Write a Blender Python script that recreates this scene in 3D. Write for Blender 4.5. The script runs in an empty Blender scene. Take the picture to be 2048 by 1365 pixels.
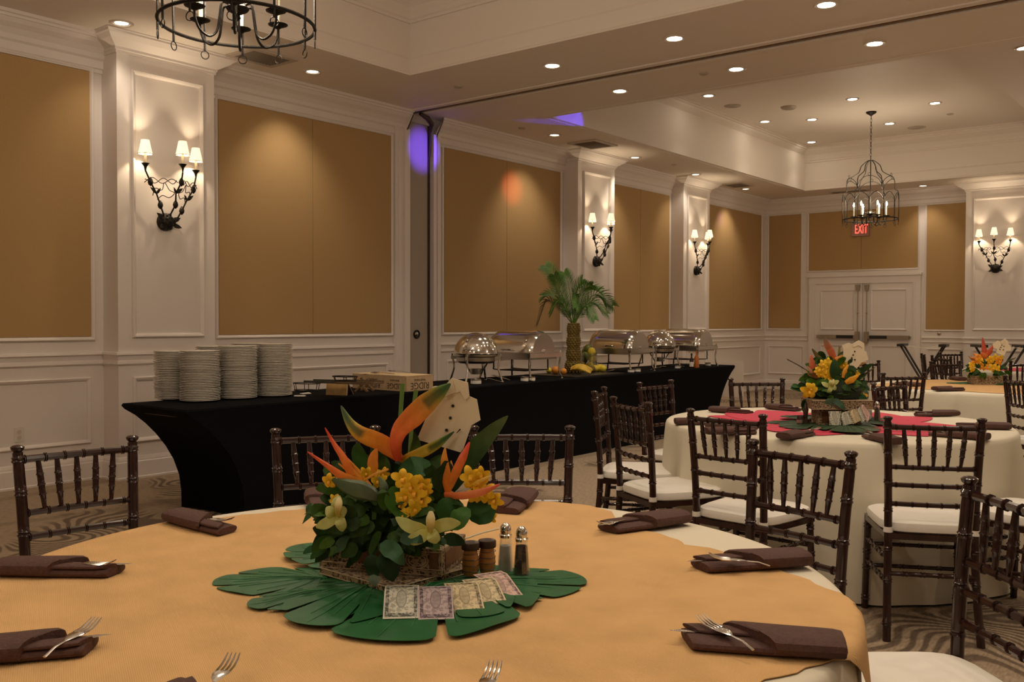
import bpy, math, random
from math import sin, cos, pi, radians, sqrt, atan2
from mathutils import Vector, Matrix
random.seed(7)
S = bpy.context.scene
COL = S.collection

# ------------------------------------------------------------------ camera
F, PITCH, ROLL, YAW, H = 1878.616, -0.0219650, 0.00233129, 0.67098926, 1.32
v_ = Vector((-sin(YAW)*cos(PITCH), cos(YAW)*cos(PITCH), sin(PITCH)))
r_ = Vector((cos(YAW), sin(YAW), 0)); u_ = r_.cross(v_)
R_ = r_*cos(ROLL) + u_*sin(ROLL); U_ = -r_*sin(ROLL) + u_*cos(ROLL)
cd = bpy.data.cameras.new('camera'); cam = bpy.data.objects.new('camera', cd); COL.objects.link(cam)
cd.sensor_width = 36; cd.lens = F/2048*36; cd.clip_start = 0.02; cd.clip_end = 100
M = Matrix(((R_.x, U_.x, -v_.x, 0), (R_.y, U_.y, -v_.y, 0), (R_.z, U_.z, -v_.z, H), (0, 0, 0, 1)))
cam.matrix_world = M
S.camera = cam
# ------------------------------------------------------------------ world, exposure
w = bpy.data.worlds.new('world'); S.world = w; w.use_nodes = True
w.node_tree.nodes['Background'].inputs[0].default_value = (0.9, 0.75, 0.6, 1)
w.node_tree.nodes['Background'].inputs[1].default_value = 0.02
S.view_settings.view_transform = 'Standard'; S.view_settings.look = 'None'
S.view_settings.gamma = 1; S.view_settings.use_curve_mapping = False
S.view_settings.exposure = -0.78
try:
    S.cycles.use_denoising = True; S.cycles.max_bounces = 8; S.cycles.diffuse_bounces = 4
    S.cycles.sample_clamp_indirect = 4.0; S.cycles.caustics_reflective = False; S.cycles.caustics_refractive = False
except Exception: pass
# light strengths (watts)
P_CROSS, P_UP, P_WALL, P_NEAR, P_SCONCE, P_BULB = 58, 42, 66, 74, 11.5, 3.0
WARM = (1.0, 0.845, 0.67)

# ------------------------------------------------------------------ where things stand
def ray(px, py): return v_ + R_*((px-1024)/F) + U_*((682.5-py)/F)
def on_z(px, py, z=0.0):
    d = ray(px, py); t = (z-H)/d.z; return Vector((d.x*t, d.y*t, z))
def on_x(px, py, x):
    d = ray(px, py); t = x/d.x; return Vector((x, d.y*t, H+d.z*t))
def on_y(px, py, y):
    d = ray(px, py); t = y/d.y; return Vector((d.x*t, y, H+d.z*t))
def at(px, py, D): return Vector((0, 0, H)) + ray(px, py)*D
def depth(p): return (Vector(p)-Vector((0, 0, H))).dot(v_)

# ------------------------------------------------------------------ materials
MATS = {}
def srgb(r, g, b):
    f = lambda c: (c/255/12.92 if c/255 <= .04045 else ((c/255+.055)/1.055)**2.4)
    return (f(r), f(g), f(b), 1)
def mat(name, col, rough=.5, metal=0.0, noise=0, nscale=40, bump=0, bscale=80, emit=None, estr=0, trans=0, ior=1.45,
        attr=False, coat=0, sss=0, ncol=None, sheen=0, alpha=1):
    m = bpy.data.materials.new(name); m.use_nodes = True; nt = m.node_tree; b = nt.nodes['Principled BSDF']
    if len(col) == 3: col = (*col, 1)
    b.inputs['Base Color'].default_value = col; b.inputs['Roughness'].default_value = rough
    b.inputs['Metallic'].default_value = metal; b.inputs['IOR'].default_value = ior
    if trans: b.inputs['Transmission Weight'].default_value = trans
    if coat: b.inputs['Coat Weight'].default_value = coat; b.inputs['Coat Roughness'].default_value = .08
    if sheen: b.inputs['Sheen Weight'].default_value = sheen
    if emit: b.inputs['Emission Color'].default_value = (*emit, 1); b.inputs['Emission Strength'].default_value = estr
    src = None
    tc = nt.nodes.new('ShaderNodeTexCoord')
    if attr:
        a = nt.nodes.new('ShaderNodeAttribute'); a.attribute_name = 'Col'; src = a.outputs['Color']
        nt.links.new(src, b.inputs['Base Color'])
    if noise:
        n = nt.nodes.new('ShaderNodeTexNoise'); n.inputs['Scale'].default_value = nscale; n.inputs['Detail'].default_value = 4
        nt.links.new(tc.outputs['Object'], n.inputs['Vector'])
        mx = nt.nodes.new('ShaderNodeMix'); mx.data_type = 'RGBA'; mx.blend_type = 'MULTIPLY' if ncol is None else 'MIX'
        mr = nt.nodes.new('ShaderNodeMapRange'); mr.inputs[1].default_value = .3; mr.inputs[2].default_value = .7
        nt.links.new(n.outputs['Fac'], mr.inputs[0])
        if ncol is None:
            mr.inputs[3].default_value = 1-noise; mr.inputs[4].default_value = 1+noise*.3
            mx.inputs[0].default_value = 1.0
            if src: nt.links.new(src, mx.inputs[6])
            else: mx.inputs[6].default_value = col
            nt.links.new(mr.outputs[0], mx.inputs[7])
        else:
            mr.inputs[3].default_value = 0; mr.inputs[4].default_value = noise
            nt.links.new(mr.outputs[0], mx.inputs[0]); mx.inputs[6].default_value = col; mx.inputs[7].default_value = (*ncol[:3], 1)
        nt.links.new(mx.outputs[2], b.inputs['Base Color'])
    if bump:
        n2 = nt.nodes.new('ShaderNodeTexNoise'); n2.inputs['Scale'].default_value = bscale; n2.inputs['Detail'].default_value = 3
        nt.links.new(tc.outputs['Object'], n2.inputs['Vector'])
        bp = nt.nodes.new('ShaderNodeBump'); bp.inputs['Strength'].default_value = bump; bp.inputs['Distance'].default_value = .01
        nt.links.new(n2.outputs['Fac'], bp.inputs['Height']); nt.links.new(bp.outputs[0], b.inputs['Normal'])
    MATS[name] = m
    return m
PAINT = (.82, .755, .71)
mat('paint', PAINT, .42, bump=.05, bscale=30)
mat('ceiling_paint', (.82, .75, .675), .6, bump=.05, bscale=30)
mat('panel_fabric', (.49, .315, .135), .9, noise=.10, nscale=260, bump=.25, bscale=500)
mat('pocket_paint', (.40, .33, .27), .5, bump=.05)
mat('white_cloth', (.74, .68, .54), .85, bump=.12, bscale=14)
mat('underlay_cloth', (.76, .70, .58), .85, bump=.12, bscale=14)
mat('cushion', (.86, .82, .74), .7, bump=.25, bscale=18)
mat('chair_wood', (.030, .0085, .0065), .18, coat=.35, noise=.5, nscale=20)
mat('black_cloth', (.0035, .0036, .005), .9, bump=.2, bscale=300); MATS['black_cloth'].node_tree.nodes['Principled BSDF'].inputs['Specular IOR Level'].default_value = .12
mat('napkin', (.095, .042, .032), .75, noise=.25, nscale=120, bump=.25, bscale=260)
mat('steel', (.72, .70, .66), .12, 1.0)
mat('steel_satin', (.45, .42, .38), .28, 1.0)
mat('cutlery', (.75, .73, .70), .16, 1.0)
mat('iron', (.022, .019, .016), .5, .6, bump=.3, bscale=120)
mat('porcelain', (.80, .76, .69), .2)
mat('shade', (.95, .85, .68), .8, emit=(1, .80, .54), estr=1.9)
mat('bulb', (1, .9, .7), .4, emit=(1, .80, .52), estr=70)
mat('lamp_glass', (1, .95, .85), .4, emit=(1, .86, .66), estr=60)
mat('lamp_dim', (1, .95, .85), .4, emit=(1, .86, .66), estr=14)
mat('candle', (.88, .80, .64), .5)
mat('trim_ring', (.62, .54, .46), .35)
mat('vent', (.20, .16, .12), .6)
mat('vent_frame', (.5, .43, .36), .5)
mat('leaf', (.02, .10, .02), .55, noise=.35, nscale=30, attr=True)
MATS['leaf'].node_tree.nodes['Principled BSDF'].inputs['Specular IOR Level'].default_value = .25
mat('petal', (.8, .3, .05), .45, noise=.15, nscale=60, attr=True)
mat('monstera', (.012, .115, .030), .5, noise=.25, nscale=18)
mat('monstera_rib', (.05, .20, .07), .5)
mat('monstera_olive', (.035, .075, .03), .6, noise=.3, nscale=18)
mat('paper', (.86, .76, .55), .7, noise=.06, nscale=20)
mat('button', (.02, .015, .012), .4)
mat('stem', (.10, .20, .03), .45)
mat('ridge_card', (.50, .36, .22), .75, noise=.12, nscale=30)
mat('card_top', (.80, .62, .36), .7)
mat('print_dark', (.06, .035, .02), .7)
mat('pine', (.68, .43, .17), .5, noise=.25, nscale=14)
mat('old_wood', (.22, .13, .055), .5, noise=.3, nscale=20)
mat('slate', (.055, .05, .042), .5, noise=.4, nscale=30)
mat('banana', (.80, .52, .06), .45, noise=.35, nscale=18)
mat('lemon', (.80, .62, .05), .4, bump=.2, bscale=120)
mat('orange', (.75, .30, .04), .4, bump=.2, bscale=120)
mat('mango_green', (.16, .19, .03), .35, noise=.4, nscale=14)
mat('pine_skin', (.22, .15, .03), .6, noise=.5, nscale=60, bump=.3)
mat('palm_leaf', (.05, .14, .025), .4, noise=.4, nscale=20, attr=True)
def thin_glass():
    m = bpy.data.materials.new('glass'); m.use_nodes = True; nt = m.node_tree; nt.nodes.remove(nt.nodes['Principled BSDF']); out = nt.nodes['Material Output']
    t = nt.nodes.new('ShaderNodeBsdfTransparent'); t.inputs[0].default_value = (.93, .94, .93, 1); g = nt.nodes.new('ShaderNodeBsdfGlossy'); g.inputs['Roughness'].default_value = .04
    lw = nt.nodes.new('ShaderNodeLayerWeight'); lw.inputs['Blend'].default_value = .35; mr = nt.nodes.new('ShaderNodeMapRange'); mr.inputs[3].default_value = .06; mr.inputs[4].default_value = .75
    nt.links.new(lw.outputs['Facing'], mr.inputs[0]); mx = nt.nodes.new('ShaderNodeMixShader'); nt.links.new(mr.outputs[0], mx.inputs[0]); nt.links.new(t.outputs[0], mx.inputs[1]); nt.links.new(g.outputs[0], mx.inputs[2]); nt.links.new(mx.outputs[0], out.inputs[0])
    MATS['glass'] = m
thin_glass()
mat('salt', (.82, .80, .75), .8)
mat('pepper', (.10, .075, .055), .9, noise=.6, nscale=300)
mat('sauce', (.55, .16, .03), .3)
mat('dark_glass', (.03, .015, .01), .15)
mat('label_white', (.8, .78, .72), .6)
mat('drum_wood', (.52, .24, .065), .45, noise=.3, nscale=40)
mat('dark_wood', (.05, .025, .015), .4, noise=.4, nscale=30)
mat('foam', (.02, .03, .015), .9)
mat('ball', (.62, .42, .20), .45, noise=.5, nscale=40)
mat('pink_cloth', (.62, .055, .10), .8, bump=.1)
mat('white_plastic', (.74, .69, .62), .4)
mat('jack_print', (.6, .5, .35), .7)
mat('exit_body', (.42, .24, .2), .4)
mat('exit_letters', (1, .1, .08), .5, emit=(1, .07, .045), estr=5.5)
mat('brushed', (.42, .36, .28), .35, .9)
mat('bar_black', (.02, .018, .016), .4)
mat('wicker', (.16, .10, .05), .7, noise=.5, nscale=90)

def carpet():
    m = bpy.data.materials.new('carpet'); m.use_nodes = True; nt = m.node_tree; b = nt.nodes['Principled BSDF']; L = nt.links.new
    b.inputs['Roughness'].default_value = .95
    tc = nt.nodes.new('ShaderNodeTexCoord')
    n = nt.nodes.new('ShaderNodeTexNoise'); n.inputs['Scale'].default_value = .85; n.inputs['Detail'].default_value = 1.2
    L(tc.outputs['Object'], n.inputs['Vector'])
    mu = nt.nodes.new('ShaderNodeMath'); mu.operation = 'MULTIPLY'; mu.inputs[1].default_value = 330
    sn = nt.nodes.new('ShaderNodeMath'); sn.operation = 'SINE'
    L(n.outputs['Fac'], mu.inputs[0]); L(mu.outputs[0], sn.inputs[0])
    st = nt.nodes.new('ShaderNodeMapRange'); st.inputs[1].default_value = -.5; st.inputs[2].default_value = .5; L(sn.outputs[0], st.inputs[0])
    zone = nt.nodes.new('ShaderNodeTexNoise'); zone.inputs['Scale'].default_value = .55; zone.inputs['Detail'].default_value = 2
    mp = nt.nodes.new('ShaderNodeMapping'); mp.inputs['Location'].default_value = (3.2, 1.7, 0); L(tc.outputs['Object'], mp.inputs[0]); L(mp.outputs[0], zone.inputs['Vector'])
    zr = nt.nodes.new('ShaderNodeMapRange'); zr.inputs[1].default_value = .53; zr.inputs[2].default_value = .56; L(zone.outputs['Fac'], zr.inputs[0])
    mk = nt.nodes.new('ShaderNodeMath'); mk.operation = 'MULTIPLY'; L(st.outputs[0], mk.inputs[0]); L(zr.outputs[0], mk.inputs[1])
    # thin long diagonal dark lines
    wv = nt.nodes.new('ShaderNodeTexWave'); wv.inputs['Scale'].default_value = .28; wv.inputs['Distortion'].default_value = 6; wv.inputs['Detail'].default_value = 1
    L(tc.outputs['Object'], wv.inputs['Vector'])
    wr = nt.nodes.new('ShaderNodeMapRange'); wr.inputs[1].default_value = .93; wr.inputs[2].default_value = .99; wr.inputs[4].default_value = .38; L(wv.outputs['Fac'], wr.inputs[0])
    mx = nt.nodes.new('ShaderNodeMath'); mx.operation = 'MAXIMUM'; L(mk.outputs[0], mx.inputs[0]); L(wr.outputs[0], mx.inputs[1])
    c = nt.nodes.new('ShaderNodeMix'); c.data_type = 'RGBA'; c.inputs[6].default_value = (.36, .27, .18, 1); c.inputs[7].default_value = (.14, .095, .06, 1)
    L(mx.outputs[0], c.inputs[0])
    fn = nt.nodes.new('ShaderNodeTexNoise'); fn.inputs['Scale'].default_value = 90; fn.inputs['Detail'].default_value = 3
    mp2 = nt.nodes.new('ShaderNodeMapping'); mp2.inputs['Scale'].default_value = (1, .25, 1); L(tc.outputs['Object'], mp2.inputs[0]); L(mp2.outputs[0], fn.inputs['Vector'])
    fr = nt.nodes.new('ShaderNodeMapRange'); fr.inputs[1].default_value = .3; fr.inputs[2].default_value = .7; fr.inputs[3].default_value = .7; fr.inputs[4].default_value = 1.15; L(fn.outputs['Fac'], fr.inputs[0])
    c2 = nt.nodes.new('ShaderNodeMix'); c2.data_type = 'RGBA'; c2.blend_type = 'MULTIPLY'; c2.inputs[0].default_value = 1
    L(c.outputs[2], c2.inputs[6]); L(fr.outputs[0], c2.inputs[7]); L(c2.outputs[2], b.inputs['Base Color'])
    bp = nt.nodes.new('ShaderNodeBump'); bp.inputs['Strength'].default_value = .4; bp.inputs['Distance'].default_value = .004
    L(fn.outputs['Fac'], bp.inputs['Height']); L(bp.outputs[0], b.inputs['Normal'])
    MATS['carpet'] = m
carpet()
def burlap():
    m = bpy.data.materials.new('burlap'); m.use_nodes = True; nt = m.node_tree; b = nt.nodes['Principled BSDF']; L = nt.links.new
    b.inputs['Roughness'].default_value = .95
    tc = nt.nodes.new('ShaderNodeTexCoord'); hs = []
    for rot in (0.45, 0.45+pi/2):
        mp = nt.nodes.new('ShaderNodeMapping'); mp.inputs['Rotation'].default_value = (0, 0, rot); L(tc.outputs['Object'], mp.inputs[0])
        wv = nt.nodes.new('ShaderNodeTexWave'); wv.inputs['Scale'].default_value = 95; wv.inputs['Distortion'].default_value = 1.2
        wv.inputs['Detail'].default_value = 2; L(mp.outputs[0], wv.inputs['Vector']); hs.append(wv)
    ad = nt.nodes.new('ShaderNodeMath'); ad.operation = 'ADD'; L(hs[0].outputs['Fac'], ad.inputs[0]); L(hs[1].outputs['Fac'], ad.inputs[1])
    n = nt.nodes.new('ShaderNodeTexNoise'); n.inputs['Scale'].default_value = 9; n.inputs['Detail'].default_value = 6; L(tc.outputs['Object'], n.inputs['Vector'])
    mr = nt.nodes.new('ShaderNodeMapRange'); mr.inputs[2].default_value = 2; mr.inputs[3].default_value = .82; mr.inputs[4].default_value = 1.1; L(ad.outputs[0], mr.inputs[0])
    nr = nt.nodes.new('ShaderNodeMapRange'); nr.inputs[1].default_value = .3; nr.inputs[2].default_value = .7; nr.inputs[3].default_value = .9; nr.inputs[4].default_value = 1.06; L(n.outputs['Fac'], nr.inputs[0])
    mm = nt.nodes.new('ShaderNodeMath'); mm.operation = 'MULTIPLY'; L(mr.outputs[0], mm.inputs[0]); L(nr.outputs[0], mm.inputs[1])
    c2 = nt.nodes.new('ShaderNodeMix'); c2.data_type = 'RGBA'; c2.blend_type = 'MULTIPLY'; c2.inputs[0].default_value = 1
    c2.inputs[6].default_value = (.74, .45, .19, 1); L(mm.outputs[0], c2.inputs[7]); L(c2.outputs[2], b.inputs['Base Color'])
    bp = nt.nodes.new('ShaderNodeBump'); bp.inputs['Strength'].default_value = .5; bp.inputs['Distance'].default_value = .001
    L(ad.outputs[0], bp.inputs['Height']); L(bp.outputs[0], b.inputs['Normal'])
    MATS['burlap'] = m
burlap()
def banknote_mat(name, base, ink):
    # printed border, portrait oval and corner blocks on generated coordinates
    m = bpy.data.materials.new(name); m.use_nodes = True; nt = m.node_tree; b = nt.nodes['Principled BSDF']; L = nt.links.new
    b.inputs['Roughness'].default_value = .7
    tc = nt.nodes.new('ShaderNodeTexCoord'); sp = nt.nodes.new('ShaderNodeSeparateXYZ'); L(tc.outputs['Generated'], sp.inputs[0])
    def mth(op, a, c=None, c2=None):
        q = nt.nodes.new('ShaderNodeMath'); q.operation = op
        for i, x in enumerate((a, c, c2)):
            if x is None: continue
            if isinstance(x, (int, float)): q.inputs[i].default_value = x
            else: L(x, q.inputs[i])
        return q.outputs[0]
    ax = mth('ABSOLUTE', mth('SUBTRACT', sp.outputs[0], .5)); ay = mth('ABSOLUTE', mth('SUBTRACT', sp.outputs[1], .5))
    edge = mth('MAXIMUM', mth('MULTIPLY', ax, 1.0), mth('ADD', mth('MULTIPLY', ay, 1.0), 0.0))
    inb = mth('LESS_THAN', edge, .455); ring = mth('MULTIPLY', inb, mth('GREATER_THAN', edge, .36))
    ovr = mth('SQRT', mth('ADD', mth('POWER', mth('MULTIPLY', ax, 4.4), 2), mth('POWER', mth('MULTIPLY', ay, 6.5), 2)))
    oval = mth('LESS_THAN', ovr, 1.0); oval2 = mth('LESS_THAN', ovr, .85)
    n = nt.nodes.new('ShaderNodeTexNoise'); n.inputs['Scale'].default_value = 160; n.inputs['Detail'].default_value = 3; L(tc.outputs['Object'], n.inputs['Vector'])
    nn = mth('GREATER_THAN', n.outputs['Fac'], .50)
    ink_f = mth('MAXIMUM', mth('MULTIPLY', ring, mth('MULTIPLY_ADD', nn, .45, .5)), mth('MULTIPLY', mth('SUBTRACT', oval, mth('MULTIPLY', oval2, .55)), .62))
    ink_f = mth('MAXIMUM', ink_f, mth('MULTIPLY', inb, mth('MULTIPLY', nn, .42)))
    c = nt.nodes.new('ShaderNodeMix'); c.data_type = 'RGBA'; c.inputs[6].default_value = (*base, 1); c.inputs[7].default_value = (*ink, 1)
    L(ink_f, c.inputs[0]); L(c.outputs[2], b.inputs['Base Color']); MATS[name] = m
banknote_mat('note_green', (.62, .60, .48), (.05, .06, .055))
banknote_mat('note_violet', (.50, .40, .40), (.07, .045, .06))
banknote_mat('note_yellow', (.72, .60, .36), (.10, .08, .05))
banknote_mat('note_pink', (.72, .50, .42), (.10, .07, .07))
def cigar_mat():
    m = bpy.data.materials.new('cigar_print'); m.use_nodes = True; nt = m.node_tree; b = nt.nodes['Principled BSDF']; L = nt.links.new
    b.inputs['Roughness'].default_value = .6
    tc = nt.nodes.new('ShaderNodeTexCoord'); vo = nt.nodes.new('ShaderNodeTexVoronoi'); vo.inputs['Scale'].default_value = 85; vo.feature = 'DISTANCE_TO_EDGE'
    L(tc.outputs['Object'], vo.inputs['Vector'])
    n = nt.nodes.new('ShaderNodeTexNoise'); n.inputs['Scale'].default_value = 110; n.inputs['Detail'].default_value = 2; L(tc.outputs['Object'], n.inputs['Vector'])
    a = nt.nodes.new('ShaderNodeMath'); a.operation = 'GREATER_THAN'; a.inputs[1].default_value = .52; L(n.outputs['Fac'], a.inputs[0])
    q = nt.nodes.new('ShaderNodeMath'); q.operation = 'LESS_THAN'; q.inputs[1].default_value = .07; L(vo.outputs['Distance'], q.inputs[0])
    s = nt.nodes.new('ShaderNodeMath'); s.operation = 'MAXIMUM'; L(a.outputs[0], s.inputs[0]); L(q.outputs[0], s.inputs[1])
    c = nt.nodes.new('ShaderNodeMix'); c.data_type = 'RGBA'; c.inputs[6].default_value = (.06, .034, .018, 1); c.inputs[7].default_value = (.36, .26, .15, 1)
    L(s.outputs[0], c.inputs[0]); L(c.outputs[2], b.inputs['Base Color']); MATS['cigar_print'] = m
cigar_mat()
mat('cigar_brown', (.14, .055, .02), .5, noise=.3, nscale=30)
mat('cigar_line', (.50, .38, .24), .6)

# ------------------------------------------------------------------ mesh building
class MB:
    def __init__(s): s.v = []; s.f = []; s.c = []; s.hasc = False
    def add(s, vs, fs, cols=None):
        o = len(s.v); s.v += [tuple(p) for p in vs]; s.f += [tuple(i+o for i in f) for f in fs]
        if cols: s.hasc = True; s.c += list(cols)
        else: s.c += [(1, 1, 1)]*len(vs)
    def box(s, a, b, T=None, bev=0):
        x0, y0, z0 = a; x1, y1, z1 = b
        vs = [Vector(p) for p in ((x0,y0,z0),(x1,y0,z0),(x1,y1,z0),(x0,y1,z0),(x0,y0,z1),(x1,y0,z1),(x1,y1,z1),(x0,y1,z1))]
        if T: vs = [T @ p for p in vs]
        s.add(vs, [(0,3,2,1),(4,5,6,7),(0,1,5,4),(1,2,6,5),(2,3,7,6),(3,0,4,7)])
    def quad(s, a, b, c, d): s.add([a, b, c, d], [(0, 1, 2, 3)])
    def tube(s, pts, rad, n=8, closed=False, cap=True, flat=1.0, up=None, cols=None):
        pts = [Vector(p) for p in pts]; k = len(pts)
        rads = rad if isinstance(rad, (list, tuple)) else [rad]*k
        vs = []; fs = []; cs = []; prev = None
        for i, p in enumerate(pts):
            if closed: t = pts[(i+1) % k]-pts[i-1]
            else: t = pts[min(i+1, k-1)]-pts[max(i-1, 0)]
            if t.length < 1e-9: t = Vector((0, 0, 1))
            t.normalize()
            if up is not None: a = Vector(up)
            elif prev is not None: a = prev
            else: a = Vector((0, 0, 1)) if abs(t.z) < .9 else Vector((1, 0, 0))
            nrm = a - t*a.dot(t)
            if nrm.length < 1e-6: nrm = t.orthogonal()
            nrm.normalize(); prev = nrm; bi = t.cross(nrm)
            for j in range(n):
                an = 2*pi*j/n; vs.append(p + bi*(cos(an)*rads[i]) + nrm*(sin(an)*rads[i]*flat))
                if cols: cs.append(cols[i])
        for i in range(k if closed else k-1):
            for j in range(n):
                a = i*n+j; b = i*n+(j+1) % n; c = ((i+1) % k)*n+(j+1) % n; d = ((i+1) % k)*n+j
                fs.append((a, b, c, d))
        if cap and not closed:
            fs.append(tuple(range(n-1, -1, -1))); fs.append(tuple((k-1)*n+j for j in range(n)))
        s.add(vs, fs, cs or None)
    def lathe(s, prof, o=(0, 0, 0), n=16, T=None, sx=1, sy=1, a0=0, a1=2*pi, cap=True):
        full = abs(a1-a0-2*pi) < 1e-6; m = n if full else n+1; vs = []; fs = []
        for (r, z) in prof:
            for j in range(m):
                a = a0+(a1-a0)*j/n; q = Vector((o[0]+r*cos(a)*sx, o[1]+r*sin(a)*sy, o[2]+z)); vs.append(T @ q if T else q)
        for i in range(len(prof)-1):
            for j in range(n):
                a = i*m+j; b = i*m+(j+1) % m; fs.append((a, b, b+m, a+m))
        if cap and full:
            if prof[0][0] > 1e-6: fs.append(tuple(range(m-1, -1, -1)))
            if prof[-1][0] > 1e-6: fs.append(tuple((len(prof)-1)*m+j for j in range(m)))
        s.add(vs, fs)
    def prism(s, poly, z0, z1, T=None):
        n = len(poly); vs = [Vector((x, y, z0)) for x, y in poly]+[Vector((x, y, z1)) for x, y in poly]
        if T: vs = [T @ p for p in vs]
        s.add(vs, [tuple(range(n-1, -1, -1)), tuple(range(n, 2*n))]+[(i, (i+1) % n, n+(i+1) % n, n+i) for i in range(n)])
    def petal(s, pts, widths, thick=.002, nrm=(0, 0, 1), n=6, cup=0, colf=None):
        """leaf or petal: closed lens-shaped section swept along a path"""
        pts = [Vector(p) for p in pts]; k = len(pts); vs = []; cs = []; fs = []
        N = Vector(nrm)
        for i, p in enumerate(pts):
            t = (pts[min(i+1, k-1)]-pts[max(i-1, 0)]).normalized(); sd = t.cross(N)
            if sd.length < 1e-4: sd = t.orthogonal()
            sd.normalize(); up = sd.cross(t); w = widths[i]/2; u = i/(k-1)
            for j in range(n):
                a = 2*pi*j/n; x = cos(a); y = sin(a)
                vs.append(p+sd*(x*w)+up*(y*thick/2*min(1, widths[i]/max(1e-6, max(widths))*2) + abs(x)*cup*w))
                cs.append(colf(u, x, y) if colf else (1, 1, 1))
        for i in range(k-1):
            for j in range(n): fs.append((i*n+j, i*n+(j+1) % n, (i+1)*n+(j+1) % n, (i+1)*n+j))
        fs.append(tuple(range(n-1, -1, -1))); fs.append(tuple((k-1)*n+j for j in range(n)))
        s.add(vs, fs, cs)
    def mesh(s, name, m, smooth=True):
        me = bpy.data.meshes.new(name); me.from_pydata(s.v, [], s.f); me.update()
        if smooth: me.polygons.foreach_set('use_smooth', [True]*len(me.polygons))
        if m: me.materials.append(MATS[m])
        if s.hasc:
            ca = me.color_attributes.new('Col', 'FLOAT_COLOR', 'POINT')
            ca.data.foreach_set('color', [x for c in s.c for x in (*c[:3], 1.0)])
        return me
    def build(s, name, m, parent=None, smooth=True, loc=None, rot=None, label=None):
        o = bpy.data.objects.new(name, s.mesh(name, m, smooth)); COL.objects.link(o)
        if smooth == 'auto' or smooth:
            try:
                o.data.set_sharp_from_angle(angle=radians(38))
            except Exception: pass
        if parent: o.parent = parent
        if loc is not None: o.location = loc
        if rot is not None: o.rotation_euler = rot
        if label: o['label'] = label
        return o
def empty(name, loc, rz=0, label=None, cat=None, group=None):
    o = bpy.data.objects.new(name, None); COL.objects.link(o); o.location = loc; o.rotation_euler = (0, 0, rz)
    o.empty_display_size = .05
    return tag(o, label, cat, group)
def tag(o, label=None, cat=None, group=None, kind=None):
    if label: o['label'] = label
    if cat: o['category'] = cat
    if group: o['group'] = group
    if kind: o['kind'] = kind
    return o
def kids(o): return [c for c in ALLKIDS.get(o.name, [])]
ALLKIDS = {}
def copy_tree(o, loc=None, rz=None, label=None, group=None, parent=None):
    c = o.copy(); COL.objects.link(c)
    if parent: c.parent = parent
    if loc is not None: c.location = loc
    if rz is not None: c.rotation_euler = (0, 0, rz)
    if label: c['label'] = label
    if group: c['group'] = group
    for ch in [x for x in o.children]: copy_tree(ch, parent=c)
    return c
def text_mesh(name, txt, size, m, parent, T, depth_=.0006, align='CENTER', sx=1.0, smooth=False):
    cu = bpy.data.curves.new(name, 'FONT'); cu.body = txt; cu.size = size; cu.extrude = depth_; cu.align_x = align; cu.align_y = 'CENTER'
    cu.resolution_u = 3
    ob = bpy.data.objects.new(name, cu); COL.objects.link(ob)
    dg = bpy.context.evaluated_depsgraph_get(); me = bpy.data.meshes.new_from_object(ob.evaluated_get(dg))
    COL.objects.unlink(ob); bpy.data.objects.remove(ob)
    me.transform(T @ Matrix.Diagonal((sx, 1, 1, 1))); me.materials.clear(); me.materials.append(MATS[m]); me.name = name
    o = bpy.data.objects.new(name, me); COL.objects.link(o)
    if parent: o.parent = parent
    return o
def spot(name, loc, power, size_deg=110, blend=.8, aim=None, col=WARM, rad=.05):
    l = bpy.data.lights.new(name, 'SPOT'); l.energy = power; l.spot_size = radians(size_deg); l.spot_blend = blend; l.color = col; l.shadow_soft_size = rad
    o = bpy.data.objects.new(name, l); COL.objects.link(o); o.location = loc
    d = (Vector(aim)-Vector(loc)) if aim is not None else Vector((0, 0, -1))
    o.rotation_euler = d.to_track_quat('-Z', 'Y').to_euler(); return o
def point(name, loc, power, col=WARM, rad=.015):
    l = bpy.data.lights.new(name, 'POINT'); l.energy = power; l.color = col; l.shadow_soft_size = rad
    o = bpy.data.objects.new(name, l); COL.objects.link(o); o.location = loc; return o

# ------------------------------------------------------------------ room shell
XW, YB, XR, YF = -7.538, 17.43, 5.0, -5.5
ZS, ZU = 3.65, 4.40            # soffit, raised ceiling
CA = (-6.37, -5.0, 2.6, 6.45)  # near coffer x0,y0,x1,y1
CB = (-6.47, 8.70, 2.6, 16.45) # far coffer
mb = MB(); mb.box((XW-.3, YF-.3, -.2), (XR+.3, YB+.3, 0)); floor = mb.build('floor', 'carpet', smooth=False); tag(floor, kind='structure')
mb = MB()
def slab(x0, y0, x1, y1, z0, z1): mb.box((x0, y0, z0), (x1, y1, z1))
ztop = 4.7
slab(XW-.3, YF-.3, CA[0], 7.55, ZS, ztop); slab(XW-.3, 7.67, CA[0], YB+.3, ZS, ztop); slab(XW-.3, 7.55, CA[0], 7.67, ZS+.10, ztop); slab(CA[2], YF-.3, XR+.3, YB+.3, ZS, ztop)
slab(CA[0], YF-.3, CA[2], CA[1], ZS, ztop)
slab(CA[0], CA[3], CA[2], 7.55, ZS, ztop); slab(CA[0], 7.67, CA[2], CB[1], ZS, ztop)
slab(CA[0], 7.55, CA[2], 7.67, ZS+.10, ztop)
slab(CA[0], CB[3], CA[2], YB+.3, ZS, ztop)
slab(CA[0]-.1, CB[1], CB[0], CB[3], ZS, ztop)
slab(CA[0], CA[1], CA[2], CA[3], ZU, ztop); slab(CB[0], CB[1], CA[2], CB[3], ZU, ztop)
ceil = mb.build('ceiling', 'ceiling_paint', smooth=False); tag(ceil, kind='structure')
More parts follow.
